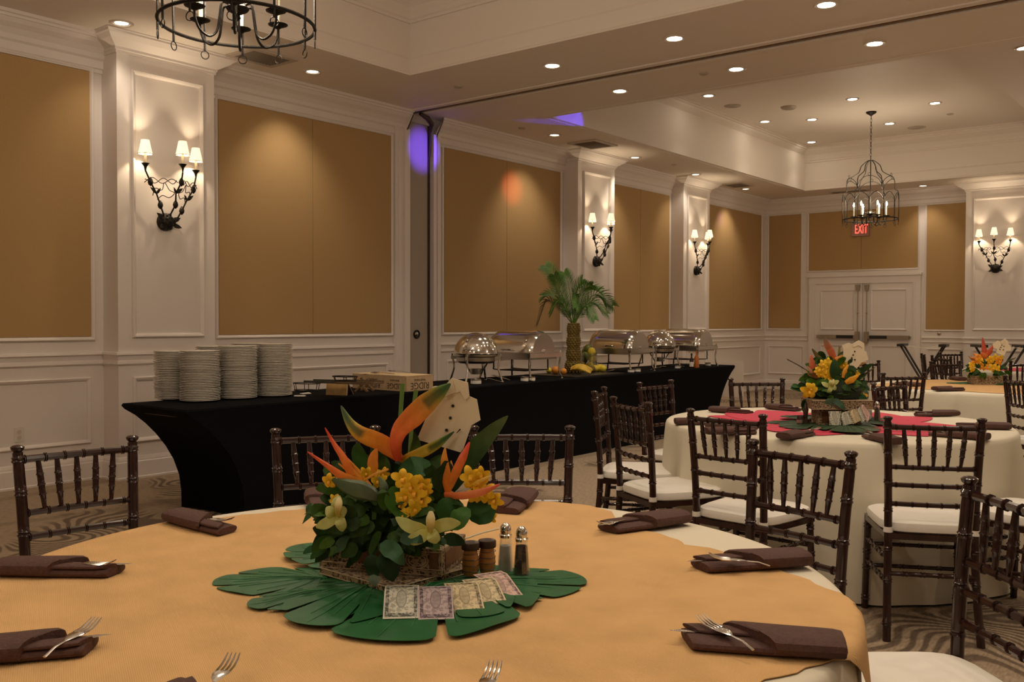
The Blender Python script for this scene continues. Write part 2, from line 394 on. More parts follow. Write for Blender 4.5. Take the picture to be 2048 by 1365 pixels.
def loop_sweep(prof, rect, sgn=1):
    """moulding: profile [(inset, z)] mitred round a rectangle; sgn=1 grows inwards"""
    x0, y0, x1, y1 = rect; m = MB(); vs = []
    for (u, z) in prof:
        u *= sgn
        vs += [(x0+u, y0+u, z), (x1-u, y0+u, z), (x1-u, y1-u, z), (x0+u, y1-u, z)]
    fs = [(i*4+j, i*4+(j+1) % 4, (i+1)*4+(j+1) % 4, (i+1)*4+j) for i in range(len(prof)-1) for j in range(4)]
    m.add(vs, fs); return m
crown_p = [(0, -.26), (.02, -.26), (.02, -.235), (.035, -.225), (.05, -.19), (.085, -.14), (.14, -.10), (.175, -.075), (.19, -.05), (.21, -.05), (.21, -.025), (.235, -.02), (.235, 0)]
for rect in (CA, CB):
    o = loop_sweep([(u, ZU+z) for u, z in crown_p], rect).build('crown_moulding', 'ceiling_paint', ceil, smooth=False)
    o = loop_sweep([(0, ZS+.17), (.012, ZS+.165), (.022, ZS+.145), (.022, ZS+.02), (.03, ZS+.012), (.03, ZS-.004), (-.055, ZS-.004), (-.06, ZS)], rect).build('coffer_lip', 'ceiling_paint', ceil, smooth=False)
# cross beam in the far coffer with crown on its left side
m = MB(); m.box((-2.45, CB[1], 4.14), (-1.55, CB[3], ZU+.02)); m.build('ceiling_beam', 'ceiling_paint', ceil, smooth=False)
def line_sweep(prof, a, b, out):
    """profile [(u,z)] extruded from a to b; out = direction of u"""
    m = MB(); a = Vector(a); b = Vector(b); out = Vector(out); vs = []
    for (u, z) in prof: vs += [a+out*u+Vector((0, 0, z)), b+out*u+Vector((0, 0, z))]
    n = len(prof); fs = [(2*i, 2*i+1, 2*i+3, 2*i+2) for i in range(n-1)]
    fs += [tuple(2*i for i in range(n)), tuple(2*i+1 for i in range(n-1, -1, -1))]
    m.add(vs, fs); return m
line_sweep([(u*.8, ZU+z) for u, z in crown_p]+[(0, ZU)], (-2.45, CB[1], 0), (-2.45, CB[3], 0), (-1, 0, 0)).build('crown_moulding', 'ceiling_paint', ceil, smooth=False)
# partition track in the soffit
m = MB(); m.box((CA[0]-1.17, 7.555, ZS+.005), (CA[2], 7.60, ZS+.09)); m.box((CA[0]-1.17, 7.625, ZS+.005), (CA[2], 7.665, ZS+.09))
m.build('partition_track', 'old_wood', ceil, smooth=False, label='dark metal track of the folding partition')
m = MB(); m.box((CA[0]-1.0, 7.48, ZS-.012), (CA[2], 7.55, ZS)); m.box((CA[0]-1.0, 7.67, ZS-.012), (CA[2], 7.72, ZS)); m.build('track_trim', 'ceiling_paint', ceil, smooth=False)

def rect_loop(m, X0, y0, y1, z0, z1, w, d, axis='x', sgn=1):
    """rectangular picture-frame moulding standing proud of a wall plane"""
    prof = [(0, 0), (0, d*.6), (w*.25, d), (w*.6, d*.8), (w, d*.35), (w, 0)]
    vs = []
    for (u, h) in prof:
        for (a, b) in ((y0+u, z0+u), (y1-u, z0+u), (y1-u, z1-u), (y0+u, z1-u)):
            vs.append((X0+sgn*h, a, b) if axis == 'x' else (a, X0-h, b))
    m.add(vs, [(i*4+j, i*4+(j+1) % 4, (i+1)*4+(j+1) % 4, (i+1)*4+j) for i in range(len(prof)-1) for j in range(4)])
def wall_box(name, a, b):
    m = MB(); m.box(a, b); return tag(m.build(name, 'paint', smooth=False), kind='structure')
wl = wall_box('wall_left', (XW-.3, YF-.3, 0), (XW, YB+.3, ZS))
wb = wall_box('wall_back', (XW, YB, 0), (XR, YB+.3, ZS))
wr = wall_box('wall_right', (XR, YF-.3, 0), (XR+.3, YB+.3, ZS))
wf = wall_box('wall_front', (XW, YF-.3, 0), (XR, YF, ZS))
ZP0, ZP1 = 1.18, 3.353
wall_crown = [(0, -.30), (.018, -.30), (.018, -.27), (.03, -.262), (.03, -.20), (.05, -.185), (.06, -.15), (.09, -.11), (.13, -.08), (.15, -.05), (.165, -.05), (.165, -.03), (.185, -.025), (.185, 0)]
chair_p = [(0, 1.055), (.03, 1.05), (.035, 1.03), (.015, 1.02), (.008, .985), (.016, .975), (.022, .955), (.012, .945), (0, .94)]
base_p = [(0, .185), (.014, .18), (.02, .16), (.02, .145), (.032, .14), (.034, .02), (.04, .015), (.04, 0)]
# panels on the left wall, stiles proud between them
PANELS_L = [(-5.2, .6), (.9, 3.903), (5.12, 7.319), (8.19, 10.534), (11.75, 13.584), (14.75, 17.196)]
for i, (a, b) in enumerate(PANELS_L):
    mid = (a+b)/2
    for (c, d) in ((a, mid-.003), (mid+.003, b)):
        m = MB(); m.box((XW, c, ZP0), (XW+.018, d, ZP1)); m.build('fabric_panel', 'panel_fabric', wl, smooth=False)
    m = MB(); rect_loop(m, XW, a-.035, b+.035, ZP0-.035, ZP1+.035, .035, .03); m.build('panel_moulding', 'paint', wl, smooth=False)
PIL = [(.0, .75), (4.015, 4.927), (10.636, 11.566), (13.649, 14.569)]
PX = -7.30
segs = [YF]+[y for p in PIL for y in p]+[7.565, 7.93, YB]
runs = [(YF, .0), (.75, 4.015), (4.927, 7.36), (8.10, 10.636), (11.566, 13.649), (14.569, YB)]
for (a, b) in runs:
    line_sweep(chair_p, (XW, a, 0), (XW, b, 0), (1, 0, 0)).build('chair_rail', 'paint', wl, smooth=False)
    line_sweep(base_p, (XW, a, 0), (XW, b, 0), (1, 0, 0)).build('baseboard', 'paint', wl, smooth=False)
for (a, b) in ((YF, 7.52), (8.0, YB)):
    line_sweep([(u, ZS+z) for u, z in wall_crown], (XW, a, 0), (XW, b, 0), (1, 0, 0)).build('crown_moulding', 'paint', wl, smooth=False)
for (a, b) in [(-5.2, .6-.6), (.9, 3.90), (5.15, 7.28), (8.24, 10.50), (11.75, 13.56), (14.75, 17.2)]:
    m = MB(); rect_loop(m, XW, a, b, .30, .845, .03, .022); m.build('wainscot_moulding', 'paint', wl, smooth=False)
# pocket opening for the partition
m = MB(); m.box((XW, 7.36, 0), (XW+.045, 7.565, 3.46)); m.box((XW+.045, 7.40, 0), (XW+.06, 7.44, 3.46)); m.box((XW+.045, 7.48, 0), (XW+.07, 7.565, 3.46))
m.build('pocket_casing', 'paint', wl, smooth=False)
m = MB(); m.box((XW, 7.945, 0), (XW+.045, 8.10, 3.46)); m.box((XW+.045, 7.945, 0), (XW+.075, 7.99, 3.46)); m.box((XW+.045, 8.03, 0), (XW+.06, 8.07, 3.46))
m.build('pocket_casing', 'paint', wl, smooth=False)
m = MB(); m.box((XW, 7.565, 0), (XW+.03, 7.885, 3.56)); d1 = m.build('door_1', 'pocket_paint', smooth=False); tag(d1, kind='structure')
m = MB(); m.box((XW, 7.885, 0), (XW+.012, 7.945, 3.56)); m.box((XW+.012, 7.885, 0), (XW+.035, 7.90, 3.5)); m.build('gap_strip', 'dark_wood', d1, smooth=False)
pl = on_x(834, 669, XW+.04)
m = MB(); T = Matrix.Translation((XW+.03, pl.y, pl.z)) @ Matrix.Rotation(pi/2, 4, 'Y')
m.lathe([(.05, 0), (.05, .012), (.042, .018), (.032, .014), (.03, .004)], T=T, n=20); o = m.build('lock_ring', 'iron', d1)
m = MB(); m.lathe([(.029, 0), (.029, .008), (.012, .016), (0, .018)], T=T, n=16); m.build('lock_knob', 'steel_satin', d1)
# bent dark drop rod at the end of the track
m = MB(); m.tube([(XW+.17, 7.62, 3.63), (XW+.16, 7.75, 3.60), (XW+.12, 7.86, 3.56), (XW+.06, 7.90, 3.46), (XW+.04, 7.905, 3.2)], [.02, .03, .03, .016, .012], 8)
m.build('partition_seal', 'dark_wood', d1)
def pilaster(parent, a, b, X0, X1, axis):
    """pilaster between a and b; X0 wall plane, X1 face"""
    def P(u, t, z): return (u, t, z) if axis == 'x' else (t, u, z)
    m = MB(); lo = (min(X0, X1), a) if axis == 'x' else (a, min(X0, X1)); hi = (max(X0, X1), b) if axis == 'x' else (b, max(X0, X1))
    m.box((lo[0], lo[1], 0), (hi[0], hi[1], ZS)); pil = m.build('pilaster', 'paint', parent, smooth=False)
    sg = 1 if axis == 'x' else -1
    def wrap(prof, nm):
        mm = MB(); vs = []
        for (u, z) in prof:
            for (uu, tt) in ((X0, a-u), (X1+sg*u, a-u), (X1+sg*u, b+u), (X0, b+u)): vs.append(P(uu, tt, z))
        mm.add(vs, [(i*4+j, i*4+j+1, (i+1)*4+j+1, (i+1)*4+j) for i in range(len(prof)-1) for j in range(3)])
        return mm.build(nm, 'paint', pil, smooth=False)
    wrap([(0, ZS-.155), (.012, ZS-.155), (.012, ZS-.135), (.022, ZS-.13), (.022, ZS-.11), (.04, ZS-.10), (.065, ZS-.085), (.10, ZS-.065), (.13, ZS-.035), (.145, ZS-.03), (.145, ZS-.015), (.155, ZS-.01), (.155, ZS)], 'capital')
    wrap([(u*.9, z) for u, z in chair_p], 'chair_rail'); wrap(base_p, 'baseboard')
    for (z0, z1) in ((1.17, 3.38), (.30, .845)):
        mm = MB(); rect_loop(mm, X1, a+.12, b-.12, z0, z1, .035, .028, axis); mm.build('panel_moulding', 'paint', pil, smooth=False)
    return pil
for (a, b) in PIL: pilaster(wl, a, b, XW, PX, 'x')
bp0, bp1 = -3.885, -2.80
pilaster(wb, bp0, bp1, YB, YB-.24, 'y')
# back wall trim
def B(x, y=600): return on_y(x, y, YB).x
for (a, b, z0) in [(B(1538), B(1600.6), ZP0), (B(1617.5), B(1834), 2.27), (B(1852.7), bp0-.02, ZP0)]:
    sp = [(a, b)] if z0 == ZP0 else [(a, (a+b)/2-.003), ((a+b)/2+.003, b)]
    for (c, d) in sp:
        m = MB(); m.box((c, YB-.018, z0), (d, YB, ZP1)); m.build('fabric_panel', 'panel_fabric', wb, smooth=False)
    m = MB(); rect_loop(m, YB, a-.03, b+.03, z0-.03, ZP1+.03, .03, .028, 'y'); m.build('panel_moulding', 'paint', wb, smooth=False)
dx0, dx1 = B(1632), B(1827); ZD = 2.01; dmid = (dx0+dx1)/2
for (a, b) in ((XW, dx0-.15), (dx1+.15, bp0)):
    line_sweep(chair_p, (a, YB, 0), (b, YB, 0), (0, -1, 0)).build('chair_rail', 'paint', wb, smooth=False)
    line_sweep(base_p, (a, YB, 0), (b, YB, 0), (0, -1, 0)).build('baseboard', 'paint', wb, smooth=False)
    m = MB(); rect_loop(m, YB, a+.08, b-.08, .30, .845, .03, .022, 'y'); m.build('wainscot_moulding', 'paint', wb, smooth=False)
line_sweep([(u, ZS+z) for u, z in wall_crown], (XW, YB, 0), (XR, YB, 0), (0, -1, 0)).build('crown_moulding', 'paint', wb, smooth=False)
m = MB()
for (x0, x1) in ((dx0-.13, dx0), (dx1, dx1+.13)):
    m.box((x0, YB-.05, 0), (x1, YB, ZD)); m.box((x0+.02, YB-.065, 0), (x0+.05, YB-.05, ZD))
m.box((dx0-.13, YB-.05, ZD), (dx1+.13, YB, ZD+.13)); m.box((dx0-.15, YB-.075, ZD+.13), (dx1+.15, YB, ZD+.17))
tr = m.build('trim_1', 'paint', smooth=False); tag(tr, kind='structure')
for k, (a, b) in enumerate(((dx0, dmid-.005), (dmid+.005, dx1))):
    m = MB(); m.box((a, YB-.03, .01), (b, YB, ZD)); d = m.build('door_%d' % (k+2), 'paint', smooth=False); tag(d, kind='structure')
    i0, i1 = (a+.10, b-.14) if k == 0 else (a+.14, b-.10)
    for (z0, z1) in ((1.16, 1.90), (.18, .88)):
        m = MB(); rect_loop(m, YB-.03, i0, i1, z0, z1, .03, .02, 'y'); m.build('door_moulding', 'paint', d, smooth=False)
    xr = (b-.075) if k == 0 else (a+.075)
    m = MB(); m.box((a+.05, YB-.10, 1.0), (b-.10, YB-.05, 1.065)) if k == 0 else m.box((a+.10, YB-.10, 1.0), (b-.05, YB-.05, 1.065))
    for xx in (a+.08, b-.16) if k == 0 else (a+.16, b-.08): m.box((xx, YB-.06, 1.01), (xx+.05, YB-.03, 1.055))
    m.build('push_bar', 'brushed', d, smooth=False)
    m = MB(); q0, q1 = (b-.45, b-.14) if k == 0 else (a+.14, a+.45)
    m.box((q0, YB-.105, 1.005), (q1, YB-.1, 1.06)); m.build('bar_pad', 'bar_black', d, smooth=False, label='black pad of the push bar')
    m = MB(); m.box((xr-.035, YB-.11, .93), (xr+.035, YB-.03, 1.13)); m.build('latch_case', 'brushed', d, smooth=False)
    m = MB(); m.prism([(xr-.04, 0), (xr+.04, 0), (xr+.028, -.11), (xr-.028, -.11)], 0, .06, Matrix.Translation((0, YB-.03, 1.985)) @ Matrix.Rotation(pi/2, 4, 'X')); m.build('top_latch', 'brushed', d, smooth=False)
    m = MB(); m.tube([(xr, YB-.06, 1.10), (xr, YB-.06, 1.95)], .009, 8); m.lathe([(.009, -.02), (.02, 0), (.009, .02)], (xr, YB-.06, 1.47), 8); m.build('latch_rod', 'brushed', d)
m = MB(); m.box((XW+.15, 15.1, 0), (XW+.62, 15.14, .62), Matrix.Identity(4)); 
wbrd = m.build('white_board', 'paint', smooth=False, loc=(0, 0, 0)); tag(wbrd, 'plain white board standing on the carpet by the far wall corner', 'board')

# ------------------------------------------------------------------ ceiling lamps and fittings
def downlight(x, y, z, power, label, dim=False, aim=None, size=120, group=None, on=True):
    o = empty('downlight', (x, y, z), 0, label, 'ceiling light', group)
    m = MB(); m.lathe([(.062, -.002), (.064, -.008), (.085, -.012), (.092, -.006), (.092, 0), (.062, 0)], n=20); m.build('trim_ring', 'trim_ring', o)
    m = MB(); m.lathe([(0, -.0035), (.061 if not dim else .045, -.0035), (.062, 0)], n=20, cap=False); m.build('lens', 'lamp_glass' if not dim else 'lamp_dim', o)
    if on: spot('downlight_beam', (x, y, z-.03), power, size, .9, aim, rad=.05)
near = 'downlights along the wall soffit'
wl_l = [(-7.027, 3.909, 'small dim downlight in front of the nearest white pilaster'), (-6.976, 5.771, 'small dim downlight right of the air vent, over the wide tan panel'),
        (-6.95, 9.602, 'small dim downlight left of the square vent near the second pilaster'), (-6.994, 11.622, 'small dim downlight between the second and third pilasters'),
        (-7.04, 13.553, 'small bright-rimmed downlight right above the third pilaster'), (-7.11, 15.573, 'small dim downlight beside the farthest vent on the left soffit'),
        (-4.538, 17.05, 'small dim downlight on the far soffit above the double doors')]
for (x, y, lb) in wl_l:
    aim = (XW-.1, y+.15, 1.6) if x < -6 else (x, YB, 1.6)
    downlight(x, y, ZS, P_WALL*(.35 if y < 5 else .5 if x > -6 or 13 < y < 14 else 1), lb, True, aim, 85)
for k, (x, y) in enumerate([(-5.08, 6.98), (-3.80, 6.93), (-2.52, 6.88)]):
    downlight(x, y, ZS, P_CROSS, ['bright round downlight left of the others on the near side of the dark ceiling track', 'bright round downlight, middle one on the near side of the dark ceiling track', 'bright round downlight cut by the top edge of the picture'][k])
for k, (x, y) in enumerate([(-5.10, 8.17), (-3.81, 8.12), (-2.55, 8.09)]):
    downlight(x, y, ZS, P_CROSS, ['first bright downlight beyond the dark track, above the blue-lit coffer corner', 'middle bright downlight beyond the dark ceiling track', 'bright downlight with a wide ring, right end of the row beyond the track'][k])
up = [(-5.925, 11.767, 'bright downlight at the left edge of the raised far ceiling'), (-4.446, 13.173, 'bright downlight straight above the hanging lantern canopy'),
      (-3.612, 14.125, 'bright downlight right of the lantern canopy in the glow'), (-6.003, 13.826, 'leftmost of three downlights left of the lantern chain'),
      (-5.379, 14.128, 'bright downlight left of the lantern canopy beside the round speaker'), (-4.537, 15.15, 'tilted bright downlight just right of the lantern chain'),
      (-6.055, 15.89, 'lowest bright downlight of the raised far ceiling')]
for (x, y, lb) in up: downlight(x, y, ZU, P_UP*(.6 if x < -5.8 else 1), lb, size=80 if x < -5.8 else 110)
downlight(-1.93, 10.9, 4.14, P_UP, 'bright downlight on the beam at the right picture edge')
# downlights of the room outside the view (real fittings of the same grid)
for (x, y, z) in [(-1.3, 6.9, ZS), (0, 6.9, ZS), (-1.3, 8.1, ZS), (0, 8.1, ZS), (1.3, 6.9, ZS), (-2.0, 14.2, 4.14)]:
    spot('downlight_beam', (x, y, z-.03), P_CROSS, 120, .9)
for (x, y) in [(-3.4, 1.6), (-1.6, 1.2), (.4, 1.6), (-3.4, 4.6), (-1.6, 3.6), (.4, 4.6), (-1.6, -1.2), (-3.6, -1.4), (.8, -1.4), (-1.9, 5.6)]:
    spot('downlight_beam', (x, y, ZU-.03), P_NEAR, 120, .9)
for (x, y, z, pw) in [(-.6, 2.9, 3.1, 90), (-.6, -2.2, 3.1, 70), (-4.1, -1.8, 3.1, 35), (-.4, 13.6, 3.1, 60), (2.6, 8, 2.6, 60)]:
    point('lantern_or_fill_light', (x, y, z), pw, (1, .82, .62), .25)   # added fill lights out of view, without fittings, to brighten ceiling and walls
for (x, y) in [(-1.3, 10.6), (.6, 10.6), (-2.8, 10.2), (.6, 13.0)]:
    spot('downlight_beam', (x, y, 4.1), P_UP, 120, .9)
def disc(name, px, py, z, r, m_, label, cat, h=.012, rings=0):
    p = on_z(px, py, z); m = MB(); m.lathe([(0, -h), (r*.8, -h), (r, -h*.4), (r, 0)], n=20, cap=False)
    for k in range(rings): m.lathe([(r*(.25+.2*k), -h-.001), (r*(.28+.2*k), -h-.003), (r*(.31+.2*k), -h-.001)], n=20, cap=False)
    o = m.build(name, m_, loc=p); return tag(o, label, cat)
disc('ceiling_speaker', 1577, 214, ZU, .11, 'vent_frame', 'round grey ceiling speaker left of the lantern canopy', 'speaker', .03, 3)
disc('ceiling_speaker', 1465, 212, ZU, .12, 'vent_frame', 'round ceiling speaker at the left side of the raised far ceiling', 'speaker', .012, 3)
disc('ceiling_speaker', 1833, 255, ZU, .14, 'vent_frame', 'round ceiling speaker right of the lantern chain', 'speaker', .012, 3)
for (px, py, lb) in [(917, 173, 'small flat round sprinkler cap near the coffer corner'), (1407, 147, 'small flat round sprinkler cap between the beyond-track downlights'), (1044, 256, 'small flat round sprinkler cap left of the blue patch'),
                     (1349, 329, 'small sprinkler cap left of the third pilaster')]:
    disc('sprinkler_cap', px, py, ZS, .045, 'vent_frame', lb, 'sprinkler')
disc('sprinkler_cap', 1900, 228, ZU, .05, 'vent_frame', 'small flat sprinkler cap on the raised ceiling right of the lantern', 'sprinkler')
def vent(x0, y0, x1, y1, label, n=9):
    cx, cy = (x0+x1)/2, (y0+y1)/2; o = empty('air_vent', (cx, cy, ZS), 0, label, 'vent')
    hx, hy = (x1-x0)/2, (y1-y0)/2
    m = MB()
    for (a, b) in (((-hx, -hy), (hx, -hy+.05)), ((-hx, hy-.05), (hx, hy)), ((-hx, -hy+.05), (-hx+.05, hy-.05)), ((hx-.05, -hy+.05), (hx, hy-.05))):
        m.box((a[0], a[1], -.018), (b[0], b[1], 0))
    m.build('frame', 'vent_frame', o, smooth=False)
    m = MB(); m.box((-hx+.05, -hy+.05, -.003), (hx-.05, hy-.05, -.001)); m.build('backing', 'bar_black', o, smooth=False)
    m0 = None
    for k in range(n):
        yy = -hy+.05+(k+.5)*(2*hy-.1)/n
        if m0 is None:
            m = MB(); m.box((-hx+.05, -.002, -.010), (hx-.05, .002, .010), Matrix.Rotation(.9, 4, 'X')); s = m.build('slat', 'vent', o, smooth=False, loc=(0, yy, -.010)); m0 = s
        else:
            s = m0.copy(); COL.objects.link(s); s.location = (0, yy, -.010)
vent(-7.13, 4.93, -6.74, 5.42, 'dark slatted ceiling vent under the near iron chandelier', 11)
vent(-7.12, 10.12, -6.68, 10.66, 'square slatted ceiling vent in front of the second pilaster')
vent(-7.2, 14.75, -6.8, 15.25, 'square slatted ceiling vent beyond the third pilaster')
vent(-6.1, 16.78, -5.4, 17.05, 'long dark ceiling vent above the double doors', 6)
# wall outlet and small devices
o = empty('wall_outlet', (XW, 3.327, .42), 0, 'white electrical outlet low on the left wall wainscot', 'outlet')
m = MB(); m.box((0, -.036, -.058), (.006, .036, .058)); m.build('cover_plate', 'white_plastic', o, smooth=False)
for dz in (-.022, .022):
    m = MB(); m.lathe([(.016, .006), (.016, .009), (0, .009)], T=Matrix.Translation((0, 0, dz)) @ Matrix.Rotation(pi/2, 4, 'Y'), n=12); m.build('socket', 'trim_ring', o)
q = on_y(1878, 668, YB)
m = MB(); m.lathe([(.028, 0), (.028, .012), (.015, .02), (0, .02)], T=Matrix.Translation(q) @ Matrix.Rotation(pi/2, 4, 'X'), n=12); tag(m.build('thermostat', 'brushed'), 'small round brass wall device right of the double doors', 'device')
# exit sign
e0 = on_y(1721, 460, YB-.06); ex = empty('exit_sign', (e0.x, YB, e0.z), 0, 'lit red exit sign hanging above the white double doors', 'sign')
m = MB(); m.box((-.155, -.085, -.115), (.155, -.025, .115)); m.build('housing', 'exit_body', ex, smooth=False)
m = MB(); m.box((-.10, -.09, .115), (.15, -.03, .16)); m.box((-.03, -.03, -.03), (.03, 0, .03)); m.build('mounting', 'trim_ring', ex, smooth=False)
text_mesh('lettering', 'EXIT', .235, 'exit_letters', ex, Matrix.Translation((.02, -.087, .005)) @ Matrix.Rotation(pi/2, 4, 'X'), .002, sx=.48)

# ------------------------------------------------------------------ wall sconces
def make_sconce():
    """local frame: wall plane y=0, room towards -y, x along the wall, z from the boss centre"""
    t = empty('wall_sconce', (0, 0, 0))
    m = MB(); m.lathe([(.002, .075), (.03, .07), (.06, .05), (.075, .02), (.078, 0)], T=Matrix.Rotation(pi/2, 4, 'X'), n=18)
    for k in range(14):
        a = k*2.4; rr = .012+.055*sqrt(k/14); m.lathe([(.016, -.006), (.012, .008), (0, .012)], T=Matrix.Translation((rr*cos(a), -.075+rr*.45, rr*sin(a))) @ Matrix.Rotation(pi/2, 4, 'X'), n=6)
    m.build('boss', 'iron', t)
    def leaf(m, p, d, L, w_):
        d = Vector(d).normalized(); p = Vector(p)
        m.petal([p, p+d*L*.3, p+d*L*.65, p+d*L], [.008, w_, w_*.8, .002], .004, (0, -1, .2), 6, .2)
    m = MB()
    for d in ((-.75, -.1, .55), (.8, -.1, .35), (-.5, -.25, -.25), (.9, -.2, -.25)): leaf(m, (d[0]*.05, -.04, d[2]*.05-.01), d, .085, .045)
    m.build('boss_leaves', 'iron', t)
    tips = [(-.235, -.10, .46), (0.02, -.24, .47), (.235, -.10, .46)]
    mids = [[(-.04, -.05, .05), (-.09, -.08, .13), (-.13, -.09, .22), (-.19, -.10, .31), (-.235, -.10, .40)],
            [(.01, -.07, .06), (.02, -.13, .14), (.0, -.17, .23), (.02, -.22, .32), (.02, -.24, .40)],
            [(.05, -.04, -.03), (.11, -.08, .10), (.15, -.09, .19), (.21, -.10, .29), (.235, -.10, .40)]]
    for tip, path in zip(tips, mids):
        m = MB(); m.tube(path, .007, 7)
        for k in (1, 3):
            p = Vector(path[k]); m.lathe([(.002, -.035), (.018, -.02), (.023, 0), (.017, .02), (.003, .04)], p, 8)
        p = Vector(path[2]); leaf(m, p, (-1 if tip[0] < 0 else 1, -.1, .8), .08, .03); leaf(m, p, (.5 if tip[0] < 0 else -.6, -.3, .9), .06, .025)
        a = m.build('arm', 'iron', t)
        m = MB(); m.lathe([(.004, -.07), (.008, -.05), (.012, -.03), (.03, -.005), (.034, 0), (.028, 0), (.01, -.01)], tip, 12); m.build('cup', 'iron', a)
        m = MB(); m.lathe([(.011, 0), (.011, .085), (.004, .09)], tip, 10); m.build('candle_sleeve', 'candle', a)
        m = MB(); z0 = .075; prof = []
        m.lathe([(.058, z0), (.05, z0+.03), (.040, z0+.08), (.033, z0+.115)], tip, 20, cap=False)
        m.lathe([(.031, z0+.115), (.038, z0+.08), (.048, z0+.03), (.056, z0)], tip, 20, cap=False)
        sh = m.build('lamp_shade', 'shade', t, label='glowing pleated cream shade')
        m = MB(); m.tube([(tip[0]+.059*cos(q*pi/9), tip[1]+.059*sin(q*pi/9), tip[2]+z0) for q in range(18)], .0028, 5, closed=True)
        m.build('shade_trim', 'old_wood', sh)
    for s in (-1, 1):
        m = MB()
        pts = [(s*.245, -.10, .30), (s*.19, -.13, .345), (s*.12, -.16, .30), (s*.06, -.20, .34), (s*.02, -.235, .31)]
        def sm(ps, n=5):
            out = []
            for i in range(len(ps)-1):
                p0 = Vector(ps[max(i-1, 0)]); p1 = Vector(ps[i]); p2 = Vector(ps[i+1]); p3 = Vector(ps[min(i+2, len(ps)-1)])
                for j in range(n):
                    u = j/n; out.append(.5*((2*p1)+(p2-p0)*u+(2*p0-5*p1+4*p2-p3)*u*u+(3*p1-p0-3*p2+p3)*u**3))
            return out+[Vector(ps[-1])]
        m.tube(sm(pts), .0035, 5)
        m.tube(sm([(s*.24, -.10, .33), (s*.17, -.13, .30), (s*.11, -.16, .345), (s*.05, -.2, .30), (s*.03, -.23, .33)]), .0035, 5)
        m.tube(sm([(s*.17, -.1, .20), (s*.16, -.12, .26), (s*.11, -.14, .25), (s*.10, -.16, .31), (s*.06, -.17, .25), (s*.02, -.18, .23), (s*.05, -.15, .19), (s*.10, -.13, .205), (s*.13, -.1, .17)]), .0035, 5)
        m.build('wire_scroll', 'iron', t)
    return t
def smooth_path(ps, n=5, closed=False):
    out = []; N = len(ps)
    for i in range(N if closed else N-1):
        g = (lambda k: Vector(ps[k % N])) if closed else (lambda k: Vector(ps[max(0, min(k, N-1))]))
        p0, p1, p2, p3 = g(i-1), g(i), g(i+1), g(i+2)
        for j in range(n):
            u = j/n; out.append(.5*((2*p1)+(p2-p0)*u+(2*p0-5*p1+4*p2-p3)*u*u+(3*p1-p0-3*p2+p3)*u**3))
    return out if closed else out+[Vector(ps[-1])]
SC = make_sconce()
sc_spots = [((PX, 4.44, 2.15), pi/2, 'iron three-arm sconce with lit shades on the nearest, largest white pilaster'),
            ((PX, 11.08, 2.15), pi/2, 'iron three-arm sconce on the second pilaster, right above the pineapple palm'),
            ((PX, 14.08, 2.15), pi/2, 'iron three-arm sconce on the third pilaster, above the farthest chafing dish'),
            ((-3.42, YB-.24, 2.20), 0, 'iron three-arm sconce seen from the front on the far right pilaster')]
for i, (lc, rz, lb) in enumerate(sc_spots):
    o = SC if i == 0 else copy_tree(SC)
    o.location = lc; o.rotation_euler = (0, 0, rz); tag(o, lb, 'wall lamp', 'iron sconces on the white pilasters')
    Mx = Matrix.Translation(lc) @ Matrix.Rotation(rz, 4, 'Z')
    for tp in ((-.235, -.10, .46), (.02, -.24, .47), (.235, -.10, .46)):
        p = Mx @ (Vector(tp)+Vector((0, 0, .135))); point('sconce_bulb', p, P_SCONCE, (1, .78, .52), .012)

